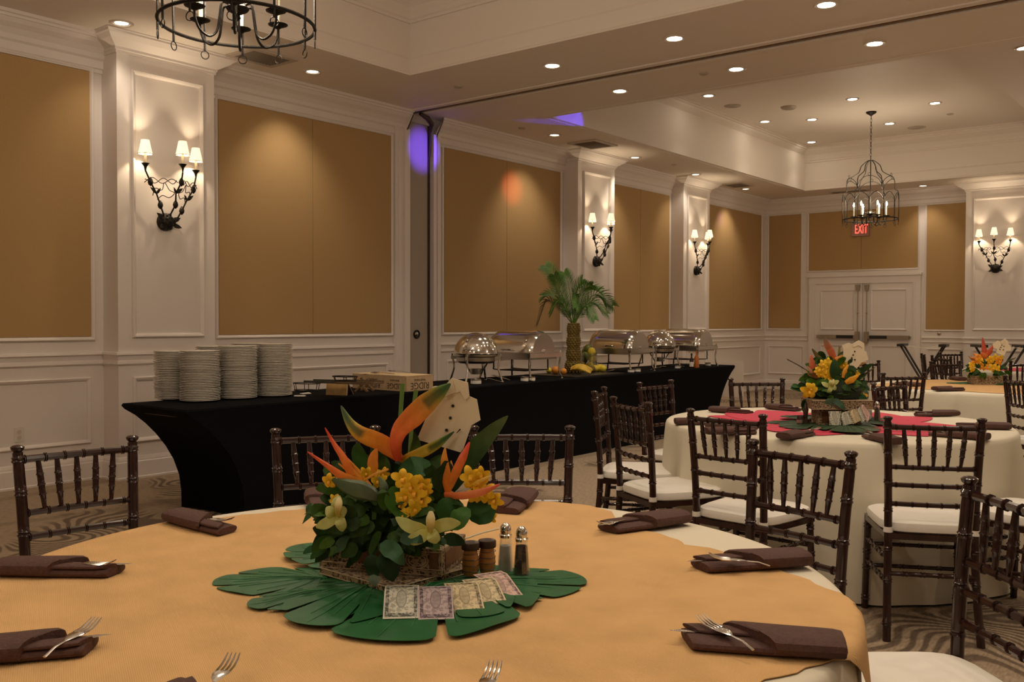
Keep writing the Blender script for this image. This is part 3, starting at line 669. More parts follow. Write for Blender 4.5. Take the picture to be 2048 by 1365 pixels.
# ------------------------------------------------------------------ lantern chandeliers
def make_lantern(ring_r=.385, chain=True, lit=True):
    t = empty('iron_lantern', (0, 0, 0))
    N = 12; r = ring_r
    m = MB(); m.tube([(r*cos(2*pi*k/48), r*sin(2*pi*k/48), 0) for k in range(48)], .009, 6, closed=True); m.build('lower_ring', 'iron', t)
    for k in range(N):
        a = 2*pi*(k+.5)/N; c, s = cos(a), sin(a)
        m = MB()
        if k % 2 == 0: pts = [(r*c, r*s, -.05), (r*c, r*s, .36), (r*.86*c, r*.86*s, .43), (r*.86*c, r*.86*s, .52), (r*.8*c, r*.8*s, .60), (r*.6*c, r*.6*s, .65), (r*.42*c, r*.42*s, .70), (r*.33*c, r*.33*s, .79), (r*.12*c, r*.12*s, .86), (0.01*c, .01*s, .865)]
        else: pts = [(r*c, r*s, -.05), (r*c, r*s, .28)]
        m.tube(smooth_path(pts, 4) if len(pts) > 2 else pts, .0065, 5)
        b = m.build('upright_bar', 'iron', t)
        m = MB(); m.tube([(r*c - s*.022*cos(q*pi/6), r*s + c*.022*cos(q*pi/6), -.072+.022*sin(q*pi/6)) for q in range(12)], .0028, 5, closed=True); m.build('drop_loop', 'iron', b)
        a2 = a+2*pi/N; m = MB()
        pts = []
        for q in range(9):
            u = q/8; aa = a+(a2-a)*u; pts.append((r*cos(aa), r*sin(aa), .28+.085*sin(pi*u)))
        m.tube(pts, .005, 5)
        if k % 2 == 0:
            a3 = a+4*pi/N; pts = []
            for q in range(11):
                u = q/10; aa = a+(a3-a)*u; rr = r*.86; pts.append((rr*cos(aa), rr*sin(aa), .47+.13*sin(pi*u)**.6))
            m.tube(pts, .005, 5)
            am = (a+a3)/2; rr = r*.86; m.tube([(rr*cos(am)-sin(am)*.02*cos(q*pi/6), rr*sin(am)+cos(am)*.02*cos(q*pi/6), .622+.02*sin(q*pi/6)) for q in range(12)], .003, 5, closed=True)
        m.build('arch', 'iron', t)
    m = MB(); m.tube([(0, 0, .06), (0, 0, .87)], .007, 6); m.lathe([(.003, .02), (.018, .035), (.01, .05), (.05, .07), (.06, .085), (.045, .10), (.012, .12), (.008, .16)], n=12); hub = m.build('centre_stem', 'iron', t)
    for k in range(6):
        a = 2*pi*k/6+.25; c, s = cos(a), sin(a)
        pts = [(.02, .085), (.08, .10), (.095, .03), (.11, -.05), (.15, -.085), (.20, -.06), (.225, .0), (.225, .04)]
        m = MB(); m.tube(smooth_path([(x*c, x*s, z) for x, z in pts], 4), .0065, 6); arm = m.build('candle_arm', 'iron', t)
        o = (.225*c, .225*s, .04)
        m = MB(); m.lathe([(.012, -.012), (.02, -.006), (.05, .006), (.052, .010), (.02, .004), (.012, .012)], o, 14); m.build('drip_cup', 'iron', arm)
        m = MB(); m.lathe([(.012, .006), (.0125, .15), (.006, .153)], o, 10); cn = m.build('candle', 'candle', t)
        m = MB(); m.lathe([(.005, .152), (.013, .17), (.012, .188), (.003, .215)], o, 10); m.build('bulb', 'bulb' if lit else 'candle', cn)
    if chain:
        m = MB()
        for k in range(14):
            z = .87+.05*k
            ax = (1, 0) if k % 2 else (0, 1)
            m.tube([(ax[0]*.011*cos(q*pi/5), ax[1]*.011*cos(q*pi/5), z+.032+.032*sin(q*pi/5)) for q in range(10)], .003, 4, closed=True)
        m.build('chain', 'iron', t)
        m = MB(); m.lathe([(.012, 1.52), (.03, 1.535), (.07, 1.56), (.075, 1.578), (.07, 1.58)], n=20); m.build('canopy', 'iron', t)
    return t
LN = make_lantern()
LN.location = (-4.50, 14.15, 2.82); tag(LN, 'small iron birdcage lantern with lit candle bulbs, hanging far above the exit sign', 'chandelier', 'iron lantern chandeliers')
l2 = copy_tree(LN, (-4.09, 2.90, 2.82), .1, 'large black iron lantern chandelier cut off by the top edge')
point('lantern_or_fill_light', (-4.50, 14.15, 3.12), 62, (1, .80, .55), .12)
spot('lantern_uplight', (-4.50, 14.15, 3.55), 5, 150, 1, (-4.5, 14.15, 5), (1, .82, .62), .1)
point('lantern_or_fill_light', (-4.09, 2.90, 3.16), 95, (1, .82, .62), .12)

# ------------------------------------------------------------------ coloured party lights on walls
def gel(loc, aim, power, col, size, blend=.6): spot('party_light', loc, power, size, blend, aim, col, .02)
gel((-5.2, 8.0, 3.2), tuple(on_x(851, 300, XW+.08)), 800, (.14, .06, 1), 15, .9)
gel((-4.6, 11.2, 3.0), (-6.47, 8.98, 3.78), 700, (.10, .05, 1), 9, .4)
gel((-5.6, 9.3, 3.1), tuple(on_x(1022, 378, XW)), 170, (1, .12, .03), 16, 1)
gel((-6.2, 14.8, 3.0), tuple(on_x(1440, 440, XW)), 50, (.35, .08, 1), 14, 1)

# ------------------------------------------------------------------ chiavari chairs
def ringed(m, a, b, r, rings, n=8, taper=1.0, k_=1.28):
    """bamboo-style turned rod from a to b with node rings at fractions"""
    a = Vector(a); b = Vector(b); pts = [a]; rad = [r*taper]; L = (b-a).length; e = .006/L
    for f in rings:
        for (d, q) in ((-2.0, 1), (-1.4, k_), (-.5, 1.06), (.5, 1.06), (1.4, k_), (2.0, 1)):
            u = f+d*e
            if 0 < u < 1: pts.append(a.lerp(b, u)); rad.append(r*q*(taper+(1-taper)*sin(pi*u)))
    pts.append(b); rad.append(r*taper); m.tube(pts, rad, n)
def make_chair():
    t = empty('chiavari_chair', (0, 0, 0))
    for s in (-1, 1):
        m = MB(); pts = []; rad = []
        # back post: foot, seat, top. (x, y, z)
        key = [(s*.180, -.035, .0), (s*.172, .012, .22), (s*.168, .03, .44), (s*.172, .018, .68), (s*.180, -.004, .905)]
        path = smooth_path(key, 10); nodes = [4, 11, 17, 24, 29, 34, 38.5]
        for i, p in enumerate(path):
            base = .0165; pts.append(p); rad.append(base if i < 38 else .0155)
            for nd in nodes:
                if i < nd <= i+1 and i+1 < len(path):
                    for d, q in ((-.008, 1), (-.006, 1.22), (-.001, 1.05), (.001, 1.05), (.006, 1.22), (.008, 1)):
                        pts.append(p.lerp(path[i+1], nd-i if nd-i < 1 else .9)+Vector((0, 0, d))); rad.append(base*q)
        # keep z ascending
        z = sorted(zip([p.z for p in pts], range(len(pts)))); pts = [pts[i] for _, i in z]; rad = [rad[i] for _, i in z]
        m.tube(pts, rad, 10); post = m.build('back_post', 'chair_wood', t)
        m = MB(); m.lathe([(.013, .898), (.013, .908), (.019, .914), (.021, .922), (.014, .927), (.004, .929)], (s*.180, -.004, 0), 12); m.build('finial', 'chair_wood', post)
        m = MB(); ringed(m, (s*.198, .425, 0), (s*.190, .405, .43), .0155, (.12, .45, .62, .9), 8); m.build('front_leg', 'chair_wood', t)
    def bow(z, x, y): return [(-x, y, z), (-x*.5, y-.008, z), (0, y-.011, z), (x*.5, y-.008, z), (x, y, z)]
    def rail(nm, z, x, y, r, nn=6):
        m = MB(); m_pts = smooth_path(bow(z, x, y), 6); pts = []; rad = []
        L = len(m_pts)-1
        for i, p in enumerate(m_pts):
            pts.append(p); rad.append(r)
            if i < L and i % 4 == 2:
                q = m_pts[i+1]
                for f, kk in ((.2, 1), (.3, 1.35), (.45, 1.08), (.55, 1.08), (.7, 1.35), (.8, 1)): pts.append(p.lerp(q, f)); rad.append(r*kk)
        m.tube(pts, rad, 8); return m.build(nm, 'chair_wood', t)
    rail('top_rail', .882, .178, -.002, .0115); rail('back_rail', .715, .173, .015, .0105)
    rail('back_rail', .640, .171, .020, .0105); rail('back_rail', .560, .169, .024, .0105)
    for k in range(5):
        x0 = (-.118, -.061, 0, .061, .118)[k]; x1 = x0*.88
        m = MB(); a = Vector((x1, .006, .718)); b = Vector((x0, -.011, .878)); pts = []; rad = []
        for u, rr in ((0, .0065), (.12, .0075), (.28, .0095), (.30, .0125), (.33, .010), (.47, .0105), (.49, .0135), (.52, .0105), (.68, .0105), (.70, .013), (.73, .010), (.88, .0085), (1, .0075)):
            pts.append(a.lerp(b, u)); rad.append(rr)
        m.tube(pts, rad, 8); m.build('spindle', 'chair_wood', t)
    m = MB(); m.prism([(-.178, .015), (.178, .015), (.205, .42), (.195, .435), (-.195, .435), (-.205, .42)], .412, .437); m.build('seat_frame', 'chair_wood', t, smooth=False)
    # cushion
    m = MB(); vs = []; rings_ = [(.95, .437), (1.0, .445), (1.01, .462), (.985, .478), (.90, .487), (.5, .491)]
    outline = []
    for k in range(28):
        a = 2*pi*k/28; c, s = cos(a), sin(a); e = .42
        x = math.copysign(abs(c)**e, c); y = math.copysign(abs(s)**e, s)
        yy = .232+y*.212; xx = x*(.186+.024*(yy-.02)/.42); outline.append((xx, yy))
    for (sc, z) in rings_:
        for (x, y) in outline: vs.append((x*sc, .232+(y-.232)*sc, z))
    vs.append((0, .232, .492)); n = 28; fs = [(i*n+j, i*n+(j+1) % n, (i+1)*n+(j+1) % n, (i+1)*n+j) for i in range(len(rings_)-1) for j in range(n)]
    fs += [((len(rings_)-1)*n+j, (len(rings_)-1)*n+(j+1) % n, len(vs)-1) for j in range(n)]; fs.append(tuple(range(n-1, -1, -1)))
    m.add(vs, fs); cu = m.build('seat_cushion', 'cushion', t, label='white fabric seat cushion')
    for s in (-1, 1): m = MB(); m.tube([(s*.168, .03, .440), (s*.168, .03, .462)], [.0195, .0185], 10); m.build('cushion_tie', 'cushion', cu)
    for (a, b, nm) in [((-.196, .422, .30), (.196, .422, .30), 'stretcher'), ((-.197, .424, .20), (.197, .424, .20), 'stretcher'), ((-.172, .012, .27), (.172, .012, .27), 'stretcher')]:
        m = MB(); ringed(m, a, b, .0095, (.2, .4, .6, .8), 8); m.build(nm, 'chair_wood', t)
    for s in (-1, 1):
        for z in (.33, .23):
            m = MB(); ringed(m, (s*.172, .02, z), (s*.195, .415, z), .0095, (.2, .4, .6, .8), 8); m.build('stretcher', 'chair_wood', t)
    return t
CH = make_chair(); used = []
T1 = Vector((-1.455, 1.485, 0)); T2 = Vector((-1.86, 5.24, 0)); T3 = Vector((-1.86, 8.95, 0)); T4 = Vector((-1.87, 12.36, 0))
def chair_at(c, face, label, group):
    d = Vector(face)-Vector(c); rz = atan2(d.y, d.x)-pi/2
    loc = (c[0], c[1], 0)
    if not used: o = CH; used.append(1); o.location = loc; o.rotation_euler = (0, 0, rz); tag(o, label, 'chair', group)
    else: o = copy_tree(CH, loc, rz, label, group)
    o['category'] = 'chair'; return o
def chair_px(a, b, table, label, group, shift=0):
    """a, b: the two back-post tops"""
    A = on_z(a[0], a[1], .927); Bp = on_z(b[0], b[1], .927); c = (A+Bp)/2; d = Bp-A; n = Vector((-d.y, d.x, 0)).normalized()
    if n.dot(table-c) < 0: n = -n
    c = c + n*shift
    return chair_at((c.x, c.y), (c.x+n.x, c.y+n.y), label, group)
G1, G2, G3, G4 = 'dark chiavari chairs around the near burlap table', 'dark chiavari chairs around the pink-runner table', 'dark chiavari chairs around the third table', 'dark chiavari chairs around the farthest table'
def W(x): return 'dark mahogany bamboo-style chair '+x
chair_px((34, 892), (267, 872), T1, W('standing alone at far left of the near table'), G1)
chair_px((550, 858), (752, 852), T1, W('behind the near flowers, in front of the black buffet'), G1)
chair_px((947, 852), (1140, 852), T1, W('seen right behind the long dark leaf of the near bouquet'), G1)
chair_px((1508, 879.5), (1698, 903), T1, W('with back to us at the right rim of the near table'), G1)
chair_at((-.445, 2.445), (T1.x, T1.y), W('cut by the right picture edge, closest to us'), G1)
chair_px((1187.5, 784), (1211.5, 773), T2, W('seen nearly edge-on, leftmost at the pink-runner table'), G2)
chair_px((1232, 794), (1294, 804), T2, W('seen obliquely with white cushion, second from left at the pink-runner table'), G2)
chair_px((1280, 765), (1343, 760), T2, W('mostly hidden against the black buffet cloth'), G2)
chair_px((1382, 817.5), (1527, 829), T2, W('with back to us at the near left of the pink-runner table'), G2)
chair_px((1780.5, 833), (1958, 837), T2, W('with full cushion and legs showing at the pink-runner table'), G2)
chair_px((1464, 756.6), (1563.5, 756.6), T2, W('on the far side of the pink-runner table, left of its flowers'), G2)
chair_px((1741, 766), (1817, 761), T2, W('behind the pink-runner table, right of its shakers'), G2)
chair_at((-.60, 4.62), (T2.x, T2.y), W('half out of frame right, only cushion and legs visible'), G2)
chair_px((1767, 746), (1847, 745), T3, W('with back to us at the left rim of the third table'), G3)
chair_px((1690, 722), (1765, 721), T3, W('partly behind the middle bouquet, its right post showing'), G3)
chair_px((1857, 723), (1926, 722), T3, W('beyond the third table, left of its flowers'), G3)
chair_px((2003, 750), (2078, 758), T3, W('with back to us, cut by the right edge, third table'), G3)
chair_px((1867.5, 711), (1899, 713), T4, W('turned obliquely between the tray stand and the far flowers'), G4, )
chair_px((1884, 704), (1921, 703.5), T4, W('smallest, farthest left one at the farthest table'), G4)
chair_px((1844, 707), (1849, 709), T4, W('edge-on in front of the folding tray stand'), G4)
chair_px((2037, 722), (2075, 722), T4, W('at the right picture edge behind the far flowers'), G4)

# ------------------------------------------------------------------ round tables and cloths
TR = .915
def make_table(c, label):
    t = empty('round_table', (c.x, c.y, 0), 0, label, 'table', 'round banquet tables')
    m = MB(); m.lathe([(0, .725), (TR-.02, .725), (TR-.008, .73), (TR-.008, .745), (TR-.02, .75), (0, .75)], n=48, cap=False); m.build('tabletop', 'pine', t)
    for k in range(4):
        a = pi/4+k*pi/2; m = MB(); m.tube([(.55*cos(a), .55*sin(a), 0), (.55*cos(a), .55*sin(a), .725)], .016, 8); m.build('leg', 'steel_satin', t)
    return t
def cloth(c, label, seed, mt='white_cloth', R=TR+.01, zt=.753):
    rnd = random.Random(seed); m = MB(); n = 144; ph = [rnd.uniform(0, 6.28) for _ in range(6)]; fr = [11, 17, 23, 7, 31, 13]; vs = []
    rings_ = [(0, zt), (.35, zt), (.7, zt), (R-.03, zt), (R-.012, zt-.002), (R-.003, zt-.010), (R+.002, zt-.028)]
    for (r, z) in rings_[1:]:
        for j in range(n): a = 2*pi*j/n; vs.append((r*cos(a), r*sin(a), z))
    zs = [.66, .56, .45, .33, .2, .1, .012]
    for z in zs:
        u = (zt-z)/zt
        for j in range(n):
            a = 2*pi*j/n; f = sum(sin(fr[k]*a+ph[k])*(.5 if k > 2 else 1) for k in range(6))/3.5
            r = R+.002+.038*u+.034*abs(f)*f*1.6*u**.6; vs.append((r*cos(a), r*sin(a), z))
    k = len(rings_)-1+len(zs); vs.append((0, 0, zt))
    fs = [(len(vs)-1, j, (j+1) % n) for j in range(n)]
    for i in range(k-1):
        for j in range(n): fs.append((i*n+j, (i+1)*n+j, (i+1)*n+(j+1) % n, i*n+(j+1) % n))
    m.add(vs, fs); o = m.build('tablecloth', mt, loc=(c.x, c.y, 0)); return tag(o, label, 'tablecloth', 'white round tablecloths')
for c, tl, cl, sd in ((T1, 'round banquet table under the near white cloth and burlap', 'white floor-length cloth on the near table, showing at its rim', 1),
                      (T2, 'round banquet table under the cloth with the pink runner', 'white floor-length cloth on the second table, folds hanging behind chair legs', 2),
                      (T3, 'round banquet table under the third white cloth', 'white draped cloth of the third table, above which far flowers stand', 3),
                      (T4, 'round banquet table under the farthest white cloth', 'white cloth of the farthest table, mostly hidden at right edge', 4)):
    make_table(c, tl); cloth(c, cl, sd)
def overlay(name, c, rf, mt, label, cat, z=.7555, n=180, R=TR+.012, th=.0015):
    """cloth square laid on the table; rf(angle) = its edge radius; hangs down past the rim"""
    m = MB(); vs = []; K = 22; K0 = 8
    def P(r, a):
        if r <= R-.012: return (r*cos(a), r*sin(a), z)
        e = r-(R-.012); q = min(e, .03)
        rr = R-.012+.022*sin(min(1, e/.03)*pi/2)+max(0, e-.03)*.10; zz = z-.020*(1-cos(min(1, e/.03)*pi/2))-max(0, e-.03)*.95
        return (rr*cos(a), rr*sin(a), zz)
    for i in range(1, K+1):
        for j in range(n):
            a = 2*pi*j/n; e = rf(a); r0 = min(e, R-.016); vs.append(P(r0*(i/K0)**.9 if i <= K0 else r0+(e-r0)*(i-K0)/(K-K0), a))
    m2 = [(x, y, zz+th) for x, y, zz in vs]; L = len(vs); vs = vs+m2; vs.append((0, 0, z)); vs.append((0, 0, z+th))
    fs = [(2*L, (j+1) % n, j) for j in range(n)]+[(2*L+1, L+j, L+(j+1) % n) for j in range(n)]
    for i in range(K-1):
        for j in range(n):
            a, b, cc, d = i*n+j, (i+1)*n+j, (i+1)*n+(j+1) % n, i*n+(j+1) % n
            fs.append((d, cc, b, a)); fs.append((L+a, L+b, L+cc, L+d))
    i = K-1
    for j in range(n): fs.append((i*n+j, i*n+(j+1) % n, L+i*n+(j+1) % n, L+i*n+j))
    m.add(vs, fs); o = m.build(name, mt, loc=(c.x, c.y, 0)); return tag(o, label, cat)
def interp(tab):
    tab = sorted(tab)
    def f(a):
        d = math.degrees(a) % 360
        for i in range(len(tab)):
            a0, r0 = tab[i]; a1, r1 = tab[(i+1) % len(tab)]
            if i == len(tab)-1: a1 += 360
            dd = d if d >= a0 else d+360
            if a0 <= dd <= a1: return r0+(r1-r0)*(dd-a0)/(a1-a0)+.004*sin(d*.9)+.003*sin(d*2.3+1)
        return tab[0][1]
    return f
overlay('burlap_overlay', T1, interp([(0, .885), (9, .955), (13, 1.03), (17, 1.10), (21, 1.02), (24, .96), (26.6, .925), (36.8, .855), (46, .80), (55.5, .765), (62, .715), (69, .73), (78, .725), (86.6, .765), (92, .86), (99, .905), (107, .905),
        (130, .855), (154, .825), (165, .83), (176, .86), (182, .93), (192, 1.03), (215, 1.12), (240, 1.05), (262, .93), (280, .87), (300, .88), (315, .95), (330, .90), (348, .85)]), 'burlap',
        'large tan burlap cloth square covering the near round table', 'table cover')
def star(r0, r1, n, ph):
    def f(a):
        u = (a*n/(2*pi)+ph) % 1; return r0+(r1-r0)*(1-abs(2*u-1))**1.0
    return f
overlay('pink_overlay', T2, star(.48, .71, 8, .2), 'pink_cloth', 'pink pointed cloth squares under the flowers on the second table', 'table runner', .756)
overlay('pink_overlay', T2, star(.42, .68, 4, .55), 'pink_cloth', 'upper crossed pink cloth square directly under the middle bouquet', 'table runner', .758)
overlay('burlap_overlay', T3, star(.70, .93, 4, .1), 'burlap', 'tan burlap cloth square on the third table', 'table cover')
overlay('pink_overlay', T4, star(.5, .7, 4, .3), 'pink_cloth', 'pink cloth on the farthest table at the right edge', 'table runner', .756)

# ------------------------------------------------------------------ buffet under black stretch cloth
ZB = .762
def buffet():
    x0, x1, y0, y1 = -5.93, -5.165, 3.28, 11.04
    m = MB(); n_l, n_e = 60, 10; vs = []; lev = []
    T_ = [0, 0, .012, .03, .06, .12, .2, .3, .42, .55, .7, .85, 1.0]
    for li, t in enumerate(T_):
        ins = .43*sin(pi/2*min(1, (max(0, t-.05)/.8)))**.75 if t > .05 else 0
        if li == 0: off, z = .03, ZB
        elif li == 1: off, z = .008, ZB-.001
        elif li == 2: off, z = 0, ZB-.012
        else: off, z = 0, ZB*(1-t)+.004
        bulge = .028*sin(pi*min(1, t*1.2))
        a, b, c, d = x0+off+.02*t, x1-off-.02*t, y0+off+ins, y1-off-ins
        ring = []
        for k in range(n_e): u = k/n_e; ring.append((a+(b-a)*u, c+.05*sin(pi*u)*min(1, t*1.6), z))
        for k in range(n_l): u = k/n_l; ring.append((b-bulge*sin(pi*u)**.6, c+(d-c)*u, z))
        for k in range(n_e): u = k/n_e; ring.append((b+(a-b)*u, d-.05*sin(pi*u)*min(1, t*1.6), z))
        for k in range(n_l): u = k/n_l; ring.append((a+bulge*sin(pi*u)**.6 if u > 0 else a, d+(c-d)*u, z))
        vs += ring; L = len(ring)
    fs = [(i*L+j, (i+1)*L+j, (i+1)*L+(j+1) % L, i*L+(j+1) % L) for i in range(len(T_)-1) for j in range(L)]
    fs.append(tuple(range(L))); m.add(vs, fs)
    o = m.build('buffet_cloth', 'black_cloth'); tag(o, 'black stretch cloth over the long buffet table along the left wall', 'tablecloth')
    t = empty('buffet_table', (-5.55, 7.16, 0), 0, 'long folding buffet table hidden inside the black stretch cloth', 'table')
    m = MB(); m.box((-.34, -3.82, .70), (.34, 3.82, .75)); m.build('tabletop', 'pine', t, smooth=False)
    for (sx, sy) in ((-1, -1), (1, -1), (-1, 1), (1, 1)):
        m = MB(); m.tube([(sx*.30, sy*3.38, 0), (sx*.30, sy*3.38, .70)], .016, 8); m.build('leg', 'steel_satin', t)
buffet()
# dinner plates in six stacks
def plate_mesh():
    m = MB(); m.lathe([(0, .003), (.085, .003), (.09, 0), (.093, .001), (.118, .008), (.1325, .0135), (.134, .0150), (.1325, .0165), (.115, .0115), (.09, .0055), (0, .0055)], n=40, cap=False)
    return m.mesh('dinner_plate', 'porcelain')
pm = plate_mesh()
stacks = [((-5.646, 3.690), 30, 'front left stack on the buffet'), ((-5.630, 3.985), 32, 'front middle stack on the buffet'), ((-5.620, 4.285), 33, 'front right stack on the buffet'),
          ((-5.800-.02, 3.50-.05), 29, 'leftmost stack set back on the buffet'), ((-5.905, 3.975), 32, 'back middle stack on the buffet'), ((-5.90, 4.270), 33, 'back right stack on the buffet')]
stacks[3] = ((-5.915, 3.660), 29, 'leftmost stack, set back on the buffet')
for (c, n, wh) in stacks:
    z = ZB; rnd = random.Random(n*7+len(wh)); dx = dy = 0
    for k in range(n):
        if k % 6 == 0: dx, dy = rnd.uniform(-.004, .004), rnd.uniform(-.004, .004)
        o = bpy.data.objects.new('dinner_plate', pm); COL.objects.link(o)
        o.location = (c[0]+dx+rnd.uniform(-.003, .003), c[1]+dy+rnd.uniform(-.003, .003), z); o.rotation_euler = (0, 0, rnd.uniform(0, 6))
        step = .0113 if rnd.random() > .12 else .0135
        z += step
        if k == n-1: tag(o, 'topmost white dinner plate of the '+wh, 'plate', 'white dinner plates on the buffet')
        else: tag(o, 'white dinner plate within the '+wh, 'plate', 'white plates inside the '+wh)

def chafer_leg(m, x, y, s, zt=.20, out=.035):
    m.tube(smooth_path([(x+s*out, y, .0), (x+s*out*.3, y, .05), (x, y, .11), (x+s*.012, y, .17), (x+s*.02, y, zt+.06)], 4), [.010]+[.009]*15+[.011], 8, flat=.7)
def rect_chafer(px, X, label):
    y = on_x(px, 750, X+.28).y
    t = empty('roll_top_chafer', (X, y, ZB), 0, label, 'chafing dish', 'stainless chafing dishes on the buffet')
    hx, hy = .28, .205
    m = MB(); m.box((-hx, -hy, .19), (hx, hy, .245)); m.box((-hx-.012, -hy-.012, .243), (hx+.012, hy+.012, .256)); m.build('water_pan', 'steel_satin', t, smooth=False)
    m = MB(); m.box((hx+.0, -hy-.05, .21), (hx+.03, hy+.05, .25)); m.build('frame_bar', 'steel', t, smooth=False); m = MB(); m.box((-hx-.03, -hy-.05, .21), (-hx, hy+.05, .25)); m.build('frame_bar', 'steel', t, smooth=False)
    m = MB(); vs = []; n = 20; L = 14
    for i in range(L+1):
        x = -hx+2*hx*i/L; e = min(i, L-i); k = [.86, .97, 1.0][min(e, 2)]
        for j in range(n+1): a = pi*j/n; vs.append((x, -hy*k*cos(a), .256+.205*k*sin(a)))
    m.add(vs, [(i*(n+1)+j, (i+1)*(n+1)+j, (i+1)*(n+1)+j+1, i*(n+1)+j+1) for i in range(L) for j in range(n)]+[tuple(range(n+1)), tuple(L*(n+1)+n-j for j in range(n+1))])
    lid = m.build('roll_top_lid', 'steel', t)
    m = MB(); m.tube(smooth_path([(-.06, -hy+.0, .275), (-.055, -hy-.03, .285), (.055, -hy-.03, .285), (.06, -hy, .275)], 4), .006, 8); m.build('lid_handle', 'steel', lid)
    m = MB(); m.tube([(hx-.0, 0, .262), (hx+.02, 0, .262)], .02, 12); m.build('hinge_cap', 'steel', lid)
    for sx in (-1, 1):
        for sy in (-1, 1):
            m = MB(); x_, y_ = sx*(hx+.015), sy*(hy+.03)
            m.tube(smooth_path([(x_+sx*.012, y_+sy*.02, 0), (x_, y_, .05), (x_-sx*.01, y_, .12), (x_, y_+sy*.01, .20), (x_, y_+sy*.012, .26)], 4), .0095, 8); m.lathe([(.004, 0), (.014, .003), (.010, .012)], (x_+sx*.012, y_+sy*.02, 0), 8)
            m.lathe([(.010, .25), (.014, .262), (.008, .275), (0, .277)], (x_, y_+sy*.012, 0), 8); m.build('leg', 'steel', t)
    m = MB(); m.tube(smooth_path([(-.22, -.14, .19), (-.22, -.14, .11), (-.19, -.14, .085), (.19, -.14, .085), (.22, -.14, .11), (.22, -.14, .19)], 3), .011, 6, flat=.5)
    m.tube(smooth_path([(-.22, .14, .19), (-.22, .14, .11), (-.19, .14, .085), (.19, .14, .085), (.22, .14, .11), (.22, .14, .19)], 3), .011, 6, flat=.5)
    m.box((-.17, -.15, .078), (.17, .15, .086)); m.build('fuel_shelf', 'iron', t)
    return t
def round_chafer(px, X, label):
    y = on_x(px, 757, X).y; t = empty('round_chafer', (X, y, ZB), 0, label, 'chafing dish', 'stainless chafing dishes on the buffet')
    m = MB(); m.lathe([(0, .17), (.15, .17), (.175, .19), (.18, .225), (.196, .235), (.20, .25), (.185, .252)], n=36, cap=False); m.build('water_pan', 'steel_satin', t)
    m = MB(); m.lathe([(.20, .252), (.205, .258)]+[(.2*cos(a), .262+.185*sin(a)) for a in [k*pi/2/12 for k in range(13)]], n=40, cap=False); lid = m.build('dome_lid', 'steel', t)
    m = MB(); m.tube(smooth_path([(.03, -.19, .285), (.05, -.225, .30), (.10, -.205, .30), (.115, -.165, .285)], 4), .006, 8); m.build('lid_handle', 'steel', lid)
    for k in range(4):
        a = k*pi/2+.35; c, s = cos(a), sin(a); m = MB()
        m.tube(smooth_path([(.255*c, .255*s, 0), (.235*c, .235*s, .06), (.215*c, .215*s, .13), (.225*c, .225*s, .20), (.235*c, .235*s, .255)], 4), .0095, 8)
        m.box((-.0, -.012, .205), (.06, .012, .235), Matrix.Rotation(a, 4, 'Z') @ Matrix.Translation((.18, 0, 0))); m.lathe([(.004, 0), (.014, .003), (.010, .012)], (.255*c, .255*s, 0), 8)
        m.build('leg', 'steel', t)
    m = MB()
    for s in (-1, 1): m.tube([(.13*s, 0, .17), (.06*s, 0, .075), (0, 0, .075)], .007, 6)
    m.lathe([(0, .07), (.05, .07), (.055, .12), (.05, .12)], n=16); m.build('fuel_holder', 'steel_satin', t)
    return t
round_chafer(952, -5.55, 'round domed chafing dish, leftmost of the row')
rect_chafer(1088, -5.56, 'roll-top rectangular chafing dish left of the pineapple palm')
rect_chafer(1281, -5.56, 'roll-top rectangular chafing dish just right of the fruit')
round_chafer(1318, -5.62, 'round domed chafing dish between the two right rectangular ones')
rect_chafer(1412, -5.56, 'roll-top rectangular chafing dish, farthest right of the row')
# tins, spoons, tongs, bottles
def tin(px, py, r, h, label, X=None):
    p = on_z(px, py, ZB); m = MB(); m.lathe([(r*.96, 0), (r, .004), (r, h-.006), (r*1.04, h-.004), (r*1.04, h), (r*.85, h), (r*.8, h-.01), (0, h-.01)], n=20, cap=False)
    t = empty('small_tin', p, 0, label, 'tin', 'small tins along the buffet front'); m.build('can', 'steel_satin', t)
    m = MB(); m.lathe([(r*1.005, h*.2), (r*1.005, h*.75)], n=20, cap=False); m.build('label_band', 'label_white', t)
tin(952, 770, .046, .05, 'grey round tin in front of the leftmost chafing dish')
tin(1049, 764, .036, .045, 'left tin of the pair in front of the second chafing dish')
tin(1064, 763, .030, .042, 'right tin of the pair in front of the second chafing dish')
tin(1262, 746, .036, .04, 'left grey tin right of the lemons at the third chafing dish')
tin(1275, 745, .034, .042, 'right grey tin at the third chafing dish')
tin(1355, 738, .032, .04, 'small tin in front of the far round chafing dish')
tin(1416, 733, .034, .045, 'small tin right of the orange sauce bottle')
def spoon(px0, py0, px1, py1, label, z=ZB, tongs=False):
    a = on_z(px0, py0, z); b = on_z(px1, py1, z); m = MB(); d = b-a; L = d.length; ang = atan2(d.y, d.x)
    t = empty('serving_tongs' if tongs else 'serving_spoon', a, ang, label, 'utensil')
    m.tube([(0, 0, .006), (L*.5, 0, .014), (L*.72, 0, .010)], [.006, .0045, .005], 8, flat=.5); m.build('handle', 'cutlery', t)
    m = MB()
    if tongs: m.tube([(0, 0, .006), (L*.5, .03, .012), (L, .01, .005)], [.006, .006, .010], 8, flat=.35)
    m.petal([(L*.70, 0, .010), (L*.78, 0, .009), (L*.88, 0, .005), (L*.97, 0, .008), (L, 0, .010)], [.012, .04, .052, .036, .006], .004, (0, 0, 1), 8, .25); m.build('bowl' if not tongs else 'gripping_arm', 'cutlery', t)
spoon(1005, 766, 960, 757, 'steel serving spoon lying beside the leftmost chafing dish')
spoon(1020, 762, 985, 752, 'steel tongs lying between the first two chafing dishes', tongs=True)
